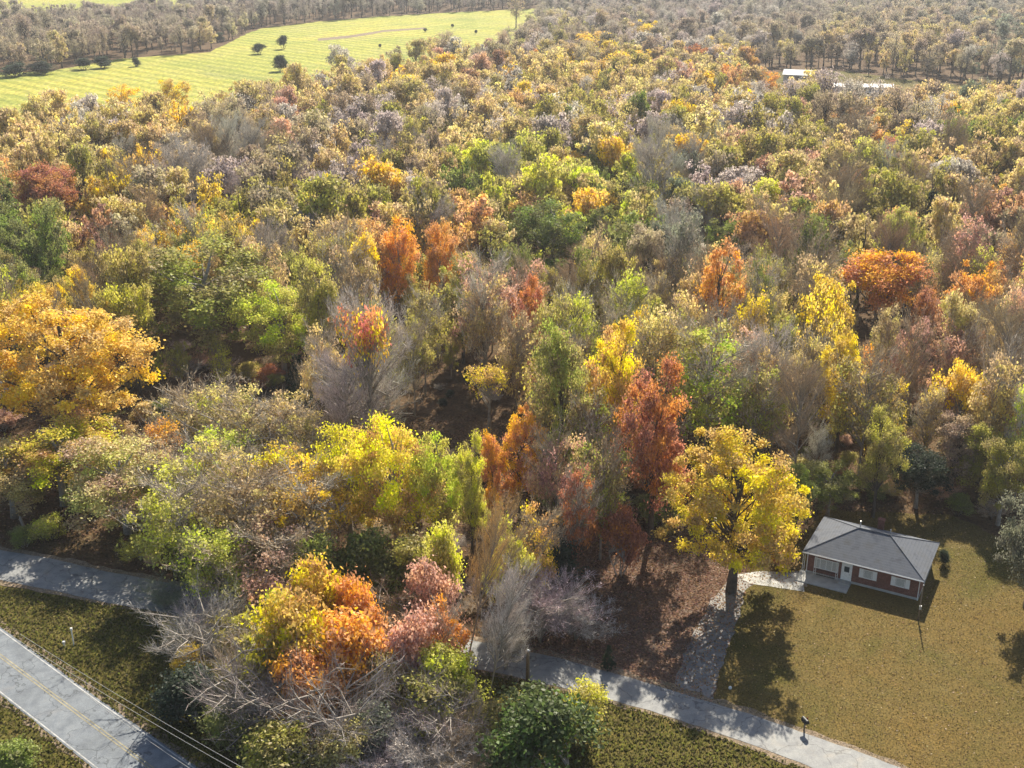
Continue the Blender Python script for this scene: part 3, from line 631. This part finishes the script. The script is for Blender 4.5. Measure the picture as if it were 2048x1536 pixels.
for u, vb, w_, vt, k, f, sw, lb in (
    (705, 1100, 165, 850, 'M', 'round', .7, 'lime and orange tree, left one of the three bright ones in the middle'),
    (795, 1120, 185, 828, 'M', 'round', .8, 'tallest lime and orange tree, centre of the bright row in the middle'),
    (880, 1105, 130, 858, 'L', 'round', .8, 'lime tree with orange patches, right end of the bright row in the middle'),
    (945, 1120, 75, 880, 'L', 'tall', .3, 'narrow bright lime tree beside the bright row in the middle'),
    (560, 1075, 160, 890, 'M', 'half', .7, 'yellow and orange tree left of the bright row, above the hidden lane'),
    (430, 1070, 150, 895, 'L', 'half', .8, 'pale lime tree with a yellow patch, right of the olive tree over the lane'),
    (345, 1060, 130, 900, 'T', 'half', 1., 'thin tan tree between the olive tree and the pale lime tree'),
    (1120, 1010, 150, 655, 'G', 'tall', .8, 'tall lime tree with a yellow top right of the dark hollow'),
    (1232, 975, 135, 655, 'M', 'tall', .6, 'tall orange and lime tree right of the tall lime one with the yellow top'),
    (1300, 1080, 165, 735, 'R', 'tall', .3, 'tall rust red tree left of the round yellow tree'),
    (1180, 1030, 130, 790, 'G', 'half', 1., 'green and yellow tree between the tall lime tree and the rust red tree'),
    (1040, 1040, 105, 815, 'O', 'tall', .5, 'slim salmon orange tree right of the narrow lime tree'),
    (1110, 1090, 130, 860, 'K', 'half', .8, 'dusty pink and orange tree below the tall lime tree'),
    (1200, 1120, 130, 880, 'G', 'half', .9, 'green tree with yellow tips in front of the rust red tree'),
    (985, 1050, 70, 868, 'O', 'tall', .5, 'narrow orange tree immediately right of the narrow lime tree'),
    (1405, 930, 190, 655, 'L', 'half', .8, 'broad yellow green tree behind the round yellow tree'),
    (1500, 960, 120, 740, 'G', 'half', .8, 'olive tree right of the broad yellow green tree'),
    (1672, 905, 95, 662, 'Y', 'tall', .3, 'narrow dull yellow tree up the slope behind the brick house'),
    (1745, 700, 190, 485, 'O', 'spread', .5, 'broad orange topped tree in the wood above the brick house'),
    (800, 655, 84, 430, 'O', 'round', .3, 'left one of the two vivid orange trees in the middle of the wood'),
    (886, 665, 78, 440, 'O', 'round', .2, 'right one of the two vivid orange trees in the middle of the wood'),
    (1066, 775, 70, 560, 'R', 'tall', .3, 'slim red tree below and right of the two vivid orange trees'),
    (820, 232, 100, 148, 'Y', 'spread', .2, 'flat topped yellow tree near the meadow, farthest bright yellow one in the centre'),
    (250, 240, 62, 160, 'Y', 'round', .2, 'left one of two golden trees standing against the meadow'),
    (352, 242, 64, 152, 'Y', 'round', .3, 'right one of two golden trees standing against the meadow'),
    (530, 300, 58, 212, 'R', 'round', .2, 'left one of two red trees below the meadow'),
    (590, 305, 48, 215, 'R', 'tall', .2, 'right one of two red trees below the meadow'),
    (648, 350, 40, 295, 'Y', 'round', .1, 'small bright yellow crown among lavender bare trees'),
    (1145, 365, 90, 298, 'Y', 'spread', .2, 'small golden crown among the green trees of the upper wood'),
    (1190, 130, 90, 58, 'Y', 'round', .3, 'golden tree at the top edge of the wood right of the meadow'),
    (1290, 110, 60, 40, 'Y', 'round', .3, 'small golden tree in the grey wood at the top'),
    (1525, 210, 62, 128, 'O', 'round', .4, 'orange tree just left of the far tin roofed building'),
    (1780, 390, 60, 275, 'R', 'tall', .3, 'brick red tree on the right side of the wood'),
    (1560, 380, 60, 290, 'K', 'round', .3, 'salmon pink tree right of centre in the upper wood'),
    (1385, 150, 50, 80, 'R', 'round', .3, 'dark red tree in the grey wood at the top right'),
    (20, 560, 130, 400, 'g', 'round', .5, 'dark green tree at the left edge of the wood'),
    (110, 500, 130, 320, 'R', 'spread', .6, 'rust and brown tree at the left, behind the dark green one'),
    (430, 720, 300, 480, 'G', 'round', .7, 'wide pale olive tree right of the big golden tree'),
    (570, 760, 170, 560, 'L', 'round', .7, 'yellow green tree left of the dark evergreen hollow'),
    (1440, 560, 90, 425, 'g', 'round', .4, 'dark green tree in the right middle of the wood'),
    (1100, 560, 160, 395, 'g', 'round', .7, 'broad bright green tree right of the two orange trees'),
    (820, 640, 110, 500, 'G', 'round', .5, 'green tree directly below the left orange tree'),
):
    r = item(u, vb, w_, vt, k, form=f, label=lb, swing=sw, pool=HALF if f == 'half' else (None if vb > 480 else MID[f]))
    if 'left one of the two vivid' in lb: mark('the two orange trees', r)
    if 'tallest lime' in lb: mark('the bright lime row', r)
    if 'rust red tree left' in lb: mark('the tall rust red tree', r)
    if 'broad orange topped' in lb: mark('the broad orange topped tree', r)
    if 'two red trees' in lb: mark('the two far red trees', r)
    if 'flat topped' in lb: mark('the flat topped yellow tree', r)
    if 'wide pale olive' in lb: mark('the wide pale olive tree', r)
    if 'brick red' in lb: mark('the brick red tree', r)
    if 'small golden crown' in lb: mark('the small golden crown', r)
    if 'rust and brown' in lb: mark('the rust and brown tree', r)
    if 'dark green tree in the right' in lb: mark('the lone dark green tree', r)
    if 'salmon pink' in lb: mark('the salmon pink tree', r)
    if 'narrow dull yellow' in lb: mark('the narrow dull yellow tree', r)
r = item(978, 868, 92, 722, 'Y', form='high', label='small bright yellow sapling with a white trunk in the dark hollow', swing=.5, pool=[THIN[1]]); mark('the yellow sapling in the hollow', r)
item(600, 792, 60, 706, 'D', 'evergreen', label='blackish evergreen at the edge of the dark hollow')
item(1850, 505, 60, 380, 'D', 'evergreen', label='tall dark evergreen on the right side of the wood')
item(1620, 545, 46, 445, 'D', 'evergreen', label='left dark evergreen above the broad orange topped tree'); item(1695, 525, 46, 440, 'D', 'evergreen', label='right dark evergreen above the broad orange topped tree')
# round dark cedars out in the meadow
for i, (u, vb, w_, vt) in enumerate(((30, 153, 54, 122), (86, 148, 54, 120), (168, 139, 42, 114), (206, 136, 42, 110), (273, 133, 20, 112), (519, 108, 30, 84), (567, 98, 26, 68), (562, 142, 34, 106), (437, 84, 28, 62))):
    item(u, vb, w_, vt, 'D', 'evergreen', pool=[SHRUB[i % 4]], label=('dark round cedar, farthest left of the row along the meadow edge', 'dark round cedar, second from the left along the meadow edge', 'dark cedar, third from the left along the meadow edge',
        'dark cedar, fourth from the left along the meadow edge', 'small lone cedar at the right end of the left meadow row', 'round cedar, left one of the pair in the upper meadow', 'pointed cedar, right one of the pair in the upper meadow',
        'lone dark cedar standing in the middle of the meadow with its shadow', 'dark low cedar where the meadow narrows between the woods')[i])
item(1032, 56, 42, -25, 'B', form='tall', label='tall dark tree with a pale trunk at the far right corner of the meadow', pool=[THIN[0]])
for i, (u, vb) in enumerate(((851, 64), (905, 56), (760, 96), (690, 108), (952, 68))): item(u, vb, 9, vb - 9, 'D', 'shrub', group='tiny dark bushes in the far meadow')
# evergreen and dark shrubs round the house
for i, (u, vb, w_, vt, k, lb) in enumerate(((2052, 1215, 150, 955, 'S', 'grey green bushy tree at the right edge beyond the lawn'), (1995, 1050, 110, 880, 'G', 'olive tree behind the grey green bushy one at the right edge'), (2135, 1300, 150, 1080, 'S', 'second grey green tree, cut off by the right edge beside the lawn'),
    (1830, 1015, 120, 890, 'D', 'blackish green bushy tree behind the right end of the brick house'), (1655, 1032, 110, 925, 'g', 'dark green bushy tree behind the left corner of the house roof'), (1745, 1035, 100, 830, 'G', 'tall dark olive tree with visible trunks behind the house chimney'),
    (1900, 985, 120, 840, 'B', 'brown tree beside the blackish green one behind the house'), (1955, 1005, 110, 860, 'G', 'olive brown tree at the upper corner of the lawn'), (1590, 1060, 90, 930, 'g', 'dark tree between the round yellow tree and the house'))):
    item(u, vb, w_, vt, k, form='round' if i < 5 else 'tall', label=lb)
item(1886, 1130, 26, 1095, 'D', 'shrub', label='round dark shrub against the right end wall of the house')
item(1216, 1338, 32, 1290, 'D', 'evergreen', label='small dark conical shrub on the leafy bank above the lane')
item(1560, 1135, 50, 1100, 'R', 'shrub', label='low red shrub beside the walk left of the porch')

# the thicket in the fork between road and lane, bottom centre
thick = [  # u, v base, width, v top, colour, kind, label
    (590, 1420, 150, 1215, 'M', 'shrub', 'orange and yellow sapling clump, left front of the thicket'), (655, 1345, 130, 1150, 'M', 'shrub', 'tallest orange and lime clump in the thicket'),
    (725, 1345, 100, 1172, 'O', 'shrub', 'vivid orange clump on the upper right of the thicket'), (705, 1430, 170, 1255, 'O', 'shrub', 'broad orange clump in the middle of the thicket'),
    (620, 1490, 150, 1335, 'O', 'shrub', 'low orange clump near the front of the thicket'), (770, 1440, 120, 1295, 'G', 'shrub', 'olive clump right of the broad orange one'),
    (385, 1368, 76, 1305, 'Y', 'shrub', 'small yellow bush at the left end of the thicket'), (385, 1440, 150, 1335, 'D', 'shrub', 'dark bush below the small yellow bush'),
    (470, 1500, 140, 1400, 'g', 'shrub', 'dark green bush at the lower left of the thicket'), (520, 1420, 170, 1225, 'W', 'brush', 'whitish bare shrub left of the orange clumps'),
    (470, 1330, 150, 1205, 'W', 'brush', 'pale bare shrub overhanging the lane at the left'), (870, 1330, 110, 1150, 'K', 'shrub', 'pink leaved clump right of the orange ones'),
    (830, 1400, 130, 1240, 'K', 'shrub', 'second pink clump, lower and left of the first pink one'), (940, 1300, 90, 1000, 'T', 'bare tree', 'tall tan bare tree in the centre below the narrow lime tree'),
    (975, 1400, 110, 1130, 'P', 'bare tree', 'tall pinkish bare tree below the tan one'), (1085, 1270, 150, 1120, 'P', 'brush', 'spreading whitish bare shrub by the wooden post'),
    (1150, 1280, 105, 1175, 'P', 'brush', 'lavender bare shrub right of the wooden post'), (745, 1560, 150, 1425, 'P', 'brush', 'purplish bramble at the bottom edge, left one of two'), (850, 1565, 150, 1410, 'P', 'brush', 'purplish bramble at the bottom edge, right one of two'),
    (930, 1560, 150, 1420, 'B', 'brush', 'brown bramble at the bottom between the purple one and the green bush'), (1080, 1570, 225, 1378, 'f', 'shrub', 'large dark green bush at the bottom below the wooden post'),
    (1010, 1500, 130, 1390, 'G', 'shrub', 'olive bush on the upper left of the large dark green bush'), (560, 1580, 200, 1450, 'G', 'shrub', 'olive bush at the bottom edge left of the purple bramble'),
    (680, 1560, 150, 1440, 'T', 'shrub', 'tan weedy bush at the bottom edge'), (860, 1480, 170, 1340, 'G', 'shrub', 'olive bush under the pink clumps'),
    (740, 1520, 150, 1400, 'S', 'shrub', 'grey green bush above the purple bramble'), (1160, 1480, 110, 1390, 'L', 'shrub', 'bright green low bush at the lane edge'),
    (900, 1440, 120, 1310, 'L', 'shrub', 'lime bush between the pink clumps and the pinkish bare tree'), (420, 1290, 130, 1170, 'P', 'brush', 'lavender bare shrub covering the lane at the left'),
    (540, 1280, 140, 1140, 'K', 'brush', 'pinkish bare shrub above the orange clumps'), (330, 1215, 90, 1150, 'S', 'brush', 'grey green bare shrub at the near end of the visible left lane'),
    (640, 1220, 130, 1060, 'g', 'shrub', 'dark green clump under the lime row, left'), (740, 1200, 150, 1050, 'g', 'shrub', 'dark green clump under the tallest lime tree'),
    (840, 1200, 140, 1050, 'G', 'shrub', 'olive clump under the right end of the lime row'), (780, 1290, 150, 1150, 'B', 'brush', 'brown bare shrub behind the vivid orange clump'),
    (600, 1190, 120, 1050, 'B', 'brush', 'brown bare shrub left of the dark green clumps'), (480, 1190, 140, 1050, 'G', 'shrub', 'olive clump above the lane left of centre'),
    (400, 1170, 110, 1040, 'g', 'shrub', 'dark green clump above the lane, left of the olive one'), (890, 1260, 90, 1080, 'L', 'shrub', 'lime clump left of the tall tan bare tree'),
    (1000, 1250, 90, 1040, 'L', 'tree', 'slim lime tree right of the tall tan bare tree'), (1050, 1200, 110, 1000, 'M', 'tree', 'slim tree with orange and green patches left of the leafy yard'),
    (1110, 1180, 110, 1060, 'D', 'shrub', 'dark bush at the upper left corner of the leafy yard'), (1140, 1160, 90, 940, 'R', 'tree', 'thin rust coloured tree at the back of the leafy yard'),
    (1240, 1150, 90, 1000, 'R', 'shrub', 'rust coloured shrub left of the round yellow tree'), (40, 1560, 110, 1480, 'g', 'shrub', 'dark weedy bush at the bottom left corner'),
    (880, 1390, 90, 1200, 'O', 'tree', 'slim orange sapling in front of the pink clump'), (560, 1350, 80, 1180, 'L', 'tree', 'slim lime sapling at the left of the thicket'),
    (640, 1290, 100, 1120, 'G', 'shrub', 'green clump behind the tallest orange and lime clump'), (460, 1420, 100, 1300, 'G', 'brush', 'greenish bare shrub right of the small yellow bush'),
    (1010, 1340, 80, 1190, 'P', 'brush', 'small lavender bare shrub between the pinkish bare tree and the wooden post'), (940, 1480, 80, 1350, 'B', 'brush', 'dark brown bare shrub left of the olive bush')]
for u, vb, w_, vt, k, kd, lb in thick:
    if kd == 'shrub' and k in 'MOYKL': vt -= (vb - vt) * .28; w_ *= 1.1
    item(u, vb, w_, vt, k, kd, label=lb, pool=HALF if kd == 'tree' else (HBRUSH if kd == 'brush' and k in 'WK' and u < 1000 else None), group='thicket between the road and the lane', lean=(0, R(rnd.uniform(4, 14))) if kd in ('tree', 'bare tree', 'brush') else (0, 0))

# ---------------------------------------------------------------- the wood: colour zones (16 x 12 cells of the view)
ZONES = ['B B B BT B B B B BP BP BW BW B BT BT BTS',
         'T T T T T TP YTT TKW TOYT TYGT YTKW OTTY GWYT BTW BTS BTSW',
         'T TW OYTT TBW KBTW PWB PGP TPW TWG GTWg GTYW TGW TGKW TOBW TWYB GTg',
         'OTT YOT BTW PBW PGWB PTY PKGT GLg GLW YGLg GWBS TGKW KGTL RBTG BGTW TOB',
         'gG TOGR OGYB GYL GPWT PTGK PGOT OTGK gGL gGYL BSWT TOGg gBGT OBTG TBGT BRT',
         'Gg GBT GLY GYLT GTY GYOT OGgT OGTg GKgL BgGT BSWP BOTG TGgB OTG BTG BOT',
         'YB YB GLT GgLT GLT OYTG GTgO GKGT RGTB BgTP BTGS TYOG TBG RGYT YBTR BOT',
         'YB YB YG gGB gGD PKGB PWB BgDR LTG LYO YLG LYTW BWST YOGB BTYG BYT',
         'YB YB Y PWB PBWG LYT BDg BDg OKG LGO RKO YLG WTBS YBTG BPTR YBG',
         'GO YL OYG YTL YOL gG GLY YOT TOP GYO RO YG BgS BGTO gGB gSG',
         'B OG GY LTG LYO Gg G LYT TYB GR RB YR gBS gB gGD gSD']
ZONES = [z.split() for z in ZONES]
FRONT = G([(-400, 800), (0, 800), (330, 800), (420, 800), (560, 815), (640, 860), (660, 900), (780, 830), (1020, 830), (1050, 930), (1100, 1000), (1230, 1030), (1400, 1010), (1560, 1010), (1640, 985), (1900, 975), (2030, 1010), (2400, 1150)])
def in_front(x, y):
    F = sorted(FRONT)
    for i in range(len(F) - 1):
        (xa, ya), (xb, yb) = F[i], F[i + 1]
        if xa <= x <= xb: return y < ya + (yb - ya) * (x - xa) / (xb - xa + 1e-6)
    return y < 100
HOLLOW = G([(640, 900), (650, 790), (800, 770), (1010, 770), (1040, 900)])
cells = []
y = 120.0
while y < 1190:
    sp = 6.5 + min(4.0, max(0, y - 200) * .010)
    half = .475 * y + 22; x = -half + rnd.uniform(0, sp)
    while x < half:
        xx, yy = x + rnd.uniform(-.42, .42) * sp, y + rnd.uniform(-.42, .42) * sp
        x += sp
        if in_front(xx, yy) or inside(xx, yy, MEADOW) or inside(xx, yy, FARFIELD) or inside(xx, yy, CLEAR): continue
        if inside(xx, yy, HOLLOW) and rnd.random() < .62: continue
        if any((xx - e[0]) ** 2 + (yy - e[1]) ** 2 < (e[2] * .42 + 1.2) ** 2 for e in exec_placed): continue
        # the view down on the vivid trees: nothing taller may stand close in front of them
        hh = rnd.triangular(9, 24, 17) * (1 if yy < 500 else .95)
        u, v, s = px((xx, yy, hh * .75))
        if u < -60 or u > 2110 or v < -60: continue
        zr = min(max(int((v + rnd.uniform(-28, 28)) / 96), 0), 10); zc = min(max(int((u + rnd.uniform(-40, 40)) / 128), 0), 15)
        k = rnd.choice(ZONES[zr][zc])
        if yy > 190 and k == 'L' and rnd.random() < .5: k = 'T'
        if yy > 260 and k in 'OYR' and rnd.random() < .6: k = rnd.choice('TTG')
        if k in 'KP' and rnd.random() < .5: k = rnd.choice('TGTB')
        k = {'O': 'o', 'R': 'r', 'K': 'r' if rnd.random() < .3 else 'K'}.get(k, k) if rnd.random() < .85 else k
        cells.append((yy, xx, hh, k, s))
    y += sp * .93
KEEP = [(g_[0], g_[1], g_[2]) for g_ in exec_placed if g_[1] < 330]
def blocks(xx, yy, hh):
    for kx, ky, kw in KEEP:
        if 0 < ky - yy < 26 and abs(xx * ky / yy - kx) < kw * .45: return True
    return False
cells.sort()
nleafy = nbare = 0; far = []
for yy, xx, hh, k, s in cells:
    bare = k in 'PWB' and rnd.random() < .5
    if blocks(xx, yy, hh): hh *= .55
    if bare and nbare < 130 and yy < 330:
        nbare += 1; plant(xx, yy, hh * rnd.uniform(.45, .62), hh * 1.03, k, rnd.choice(BARE), 'bare tree', group='trees of the wood')
    elif not bare and nleafy < 225 and yy < 330:
        nleafy += 1; f = rnd.choice(['round', 'tall', 'tall', 'high', 'spread', 'high'])
        pr = rnd.choice(HALF) if (k in 'TPWBK' and rnd.random() < .75) or rnd.random() < .35 else (rnd.choice(THIN) if rnd.random() < .2 else rnd.choice(MID[f]))
        plant(xx, yy, hh * rnd.uniform(.38, .58), hh, k, pr, 'tree', group='trees of the wood')
    else: far.append((xx, yy, hh, k, bare))
print('plants', len(ALL), 'near leafy', nleafy, 'bare', nbare, 'far', len(far))

# low shrubs filling the wood's front and the banks
nsh = 0
for _ in range(4000):
    u, v = rnd.uniform(-40, 2060), rnd.uniform(700, 1300); g = at(u, v); x, y = g.x, g.y
    if inside(x, y, LANE) or inside(x, y, LAWN) or inside(x, y, LITTER) or inside(x, y, DRIVE): continue
    if v < 760 and not 320 < u < 1050: continue
    if v > 1230 - .0 * u and u < 330: continue
    if v > 1150 and (u < 380 or u > 1000): continue
    if any((x - e[3]) ** 2 + (y - e[4]) ** 2 < (2.1 if e[2] in ('shrub', 'brush') else 1.2) ** 2 for e in ALL): continue
    if inside(x, y + 1.3, LANE) or inside(x, y - 1.5, LANE): continue
    hollow = 640 < u < 1030 and 750 < v < 930
    k = rnd.choice('gDBBP' if hollow else 'gGDBTRGPK' if v < 1000 else 'gGBPLTKG')
    kd = 'brush' if k in 'PB' or rnd.random() < .2 else 'shrub'
    h = rnd.uniform(1.3, 2.6) if hollow else rnd.uniform(1.8, 4.2)
    plant(x, y, h * rnd.uniform(1.1, 1.6), h, k, rnd.choice(BRUSH if kd == 'brush' else SHRUB), kd, group='undergrowth at the front of the wood'); nsh += 1
    if nsh >= 232: break
print('shrubs', nsh)

for u, vb, w_, vt, k, lb in ((520, 1490, 270, 1190, 'V', 'large brownish bare tree with long branches, front left of the thicket'), (690, 1530, 260, 1225, 'V', 'large brownish bare tree with long branches rising through the orange clumps'),
        (870, 1510, 200, 1290, 'V', 'pale bare tree with long branches right of the orange clumps'), (400, 1350, 200, 1140, 'P', 'pale bare tree with long branches reaching over the lane'), (1080, 1285, 165, 1100, 'P', 'pale bare tree with long branches by the wooden post'),
        (420, 1010, 240, 760, 'W', 'broad pale bare tree right of the big golden tree'), (560, 1050, 230, 790, 'P', 'broad lavender bare tree left of the bright lime row'), (745, 905, 200, 610, 'W', 'pale bare branches inside the tall lavender tree')):
    item(u, vb, w_, vt, k, 'bare tree', label=lb, pool=LONG)

# ---------------------------------------------------------------- the far wood: one mass of stuff
def merged(name, pair):
    bm = bmesh.new(); bm.from_mesh(pair[1]); n = len(bm.faces); bm.from_mesh(pair[0]); bm.faces.ensure_lookup_table()
    for f in bm.faces[n:]: f.material_index = 1
    me = bpy.data.meshes.new(name); bm.to_mesh(me); bm.free(); me.materials.append(M['leaf_far']); me.materials.append(M['bark']); return me
fcol = bpy.data.collections.new('far_tree_shapes')
FF = ['round', 'tall', 'spread', 'high', 'round', 'high']
for i, f in enumerate(FF):
    o = bpy.data.objects.new('far_tree_%02d' % i, merged('far_tree_%02d' % i, make_leafy('far%d' % i, 200 + i, f, 58, 50, .027, .042, sides=4))); fcol.objects.link(o)
for i, f in enumerate(('tall', 'high', 'round')):
    o = bpy.data.objects.new('far_tree_%02d' % (6 + i), merged('far_tree_%02d' % (6 + i), make_leafy('farthin%d' % i, 220 + i, f, 70, 30, .018, .052, sides=4))); fcol.objects.link(o)
me = bpy.data.meshes.new('distant_wood'); me.vertices.add(len(far))
me.vertices.foreach_set('co', np.array([(a[0], a[1], 0) for a in far], np.float32).ravel())
for nm_, ty_ in (('tcol', 'FLOAT_COLOR'), ('pick', 'INT'), ('scl', 'FLOAT_VECTOR'), ('rotz', 'FLOAT_VECTOR')): me.attributes.new(nm_, ty_, 'POINT')
cl_, pk_, sc_, rt_ = [], [], [], []
for xx, yy, hh, k, bare in far:
    c, sw, _w = PAL[k]
    if k in 'PW': c = (.50, .43, .38)
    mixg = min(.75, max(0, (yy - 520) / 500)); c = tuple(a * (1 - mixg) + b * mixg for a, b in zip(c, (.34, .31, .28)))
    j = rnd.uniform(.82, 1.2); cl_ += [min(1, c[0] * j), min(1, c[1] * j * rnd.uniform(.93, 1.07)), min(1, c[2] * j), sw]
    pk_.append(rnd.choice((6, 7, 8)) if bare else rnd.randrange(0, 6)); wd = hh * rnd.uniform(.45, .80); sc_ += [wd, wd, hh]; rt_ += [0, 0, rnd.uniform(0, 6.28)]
for nm_, ar_, ky_ in (('tcol', cl_, 'color'), ('pick', pk_, 'value'), ('scl', sc_, 'vector'), ('rotz', rt_, 'vector')): me.attributes[nm_].data.foreach_set(ky_, ar_)
fw = link('distant_wood', me); tag(fw, 'mass of grey tan and olive trees filling the upper half around the meadow', 'wood', kind='stuff')
ng = bpy.data.node_groups.new('far_wood', 'GeometryNodeTree'); ng.interface.new_socket('Geometry', in_out='INPUT', socket_type='NodeSocketGeometry'); ng.interface.new_socket('Geometry', in_out='OUTPUT', socket_type='NodeSocketGeometry')
n_in = ng.nodes.new('NodeGroupInput'); n_out = ng.nodes.new('NodeGroupOutput'); m2p = ng.nodes.new('GeometryNodeMeshToPoints'); iop = ng.nodes.new('GeometryNodeInstanceOnPoints'); ci = ng.nodes.new('GeometryNodeCollectionInfo')
ci.inputs['Collection'].default_value = fcol; ci.inputs['Separate Children'].default_value = True; ci.inputs['Reset Children'].default_value = True
def attr(nm, t): a = ng.nodes.new('GeometryNodeInputNamedAttribute'); a.data_type = t; a.inputs['Name'].default_value = nm; return a.outputs['Attribute']
ng.links.new(n_in.outputs[0], m2p.inputs['Mesh']); ng.links.new(m2p.outputs[0], iop.inputs['Points']); ng.links.new(ci.outputs[0], iop.inputs['Instance'])
iop.inputs['Pick Instance'].default_value = True; ng.links.new(attr('pick', 'INT'), iop.inputs['Instance Index']); ng.links.new(attr('scl', 'FLOAT_VECTOR'), iop.inputs['Scale'])
e2r = ng.nodes.new('FunctionNodeEulerToRotation'); ng.links.new(attr('rotz', 'FLOAT_VECTOR'), e2r.inputs[0]); ng.links.new(e2r.outputs[0], iop.inputs['Rotation'])
ng.links.new(iop.outputs[0], n_out.inputs[0]); md = fw.modifiers.new('far_wood', 'NODES'); md.node_group = ng

# ---------------------------------------------------------------- fallen leaves and grass
def scatter(name, n, region, excl, size, col, swing, z0, label, up=False, seed=3):
    rng = np.random.default_rng(seed); r = random.Random(seed); xs = [p[0] for p in region]; ys = [p[1] for p in region]; pts = []
    t = 0
    while len(pts) < n and t < n * 30:
        t += 1; x, y = r.uniform(min(xs), max(xs)), r.uniform(min(ys), max(ys))
        if inside(x, y, region) and not any(inside(x, y, e) for e in excl): pts.append((x, y, z0))
    p = np.array(pts); nor = rng.normal(size=p.shape) * (.5 if not up else 1) + (np.array([0, 0, .8]) if not up else 0)
    if up: nor[:, 2] *= .15; p[:, 2] += size * .5
    cl = rng.uniform(0, 1, len(p)); me = rhombi(p, nor, size, rng, rng.uniform(0, 1, len(p)), cl, name, 1.5)
    me.materials.append(M['leaf']); o = link(name, me); o.color = (*col, swing); tag(o, label, None, kind='stuff'); return o
HP = [tuple((house.matrix_basis @ Vector(q))[:2]) for q in ((-.5, -2.2, 0), (HL, -2.2, 0), (HL + .2, HW, 0), (-.3, HW, 0))]
scatter('fallen_leaves', 15000, LITTER, [HP], .15, (.26, .135, .085), .5, .06, 'red brown fallen leaves lying in the yard under the round yellow tree')
scatter('drive_leaves', 1500, DRIVE, [HP], .16, (.36, .2, .1), .5, .08, 'brown leaves blown over the gravel driveway', seed=15)
scatter('lawn_leaves', 5000, [p for p in LAWN], [HP, LANE], .13, (.30, .20, .07), .5, .07, 'scattered tan leaves on the lawn', seed=5)
vg = G([(-60, 1165), (330, 1228), (1000, 1350), (1300, 1425), (1620, 1540), (1500, 1620), (-60, 1640)])
scatter('rough_grass', 42000, vg, [LANE, ROAD], .2, (.15, .135, .04), .6, .02, 'rough olive grass on the verges between the roads', True, 6)
scatter('lawn_grass', 30000, [p for p in LAWN], [HP, LANE, DRIVE], .085, (.17, .125, .045), .5, .035, 'short golden grass of the lawn', True, 7)
scatter('woodland_leaves', 26000, FRONT[1:-1] + [tuple(at(1240, 1130)[:2]), tuple(at(1000, 1280)[:2]), tuple(at(330, 1150)[:2]), tuple(at(0, 1090)[:2])][0:4], [HP, LANE, LAWN], .2, (.20, .11, .06), .6, .05, 'brown fallen leaves on the ground at the front of the wood', seed=8)

# ---------------------------------------------------------------- names for the trees nobody named yet
ORD = ['nearest', 'second nearest', 'third nearest', 'fourth nearest', 'fifth nearest', 'sixth nearest', 'seventh nearest', 'eighth nearest', 'ninth nearest', 'tenth nearest', 'eleventh nearest', 'twelfth nearest']
KW = {'tree': 'tree', 'bare tree': 'bare tree', 'shrub': 'leafy shrub', 'brush': 'bare shrub', 'evergreen': 'evergreen'}
buckets = {}
for root, key, kind, x, y, wd in ALL:
    if 'label' in root: continue
    if root.get('group') == 'tiny dark bushes in the far meadow':
        root['label'] = 'tiny dark bush, a speck in the far meadow'; continue
    nm, (lx, ly) = min(LM.items(), key=lambda t: (t[1][0] - x) ** 2 + (t[1][1] - y) ** 2)
    dx, dy = x - lx * y / ly, y - ly
    rel = ('right of' if dx > 0 else 'left of') if abs(dx) > abs(dy) else ('behind' if dy > 0 else 'in front of')
    buckets.setdefault((PAL[key][2], KW[kind], rel, nm), []).append(((x - lx) ** 2 + (y - ly) ** 2, root))
for (cw, kw, rel, nm), lst in buckets.items():
    lst.sort(key=lambda t: t[0])
    for i, (_, root) in enumerate(lst):
        root['label'] = '%s %s, %s such %s %s' % (cw, kw, ORD[min(i, 11)], rel, nm)
        if kw.endswith('shrub'): root['label'] = '%s %s, %s %s %s' % (cw, kw, ORD[min(i, 11)], rel, nm)

# ---------------------------------------------------------------- thin autumn haze over the whole valley
hm = mat('thin_haze'); pv = N(hm, "ShaderNodeVolumePrincipled"); ho = N(hm, "ShaderNodeOutputMaterial"); L(hm, pv.outputs[0], ho.inputs['Volume'])
pv.inputs['Color'].default_value = (.86, .90, .97, 1); pv.inputs['Density'].default_value = .0001; pv.inputs['Anisotropy'].default_value = .3
hz = MB().box(-1500, 1500, -150, 3000, -1, 74).build('haze', hm); tag(hz, 'thin pale haze over the woods', None, kind='stuff')
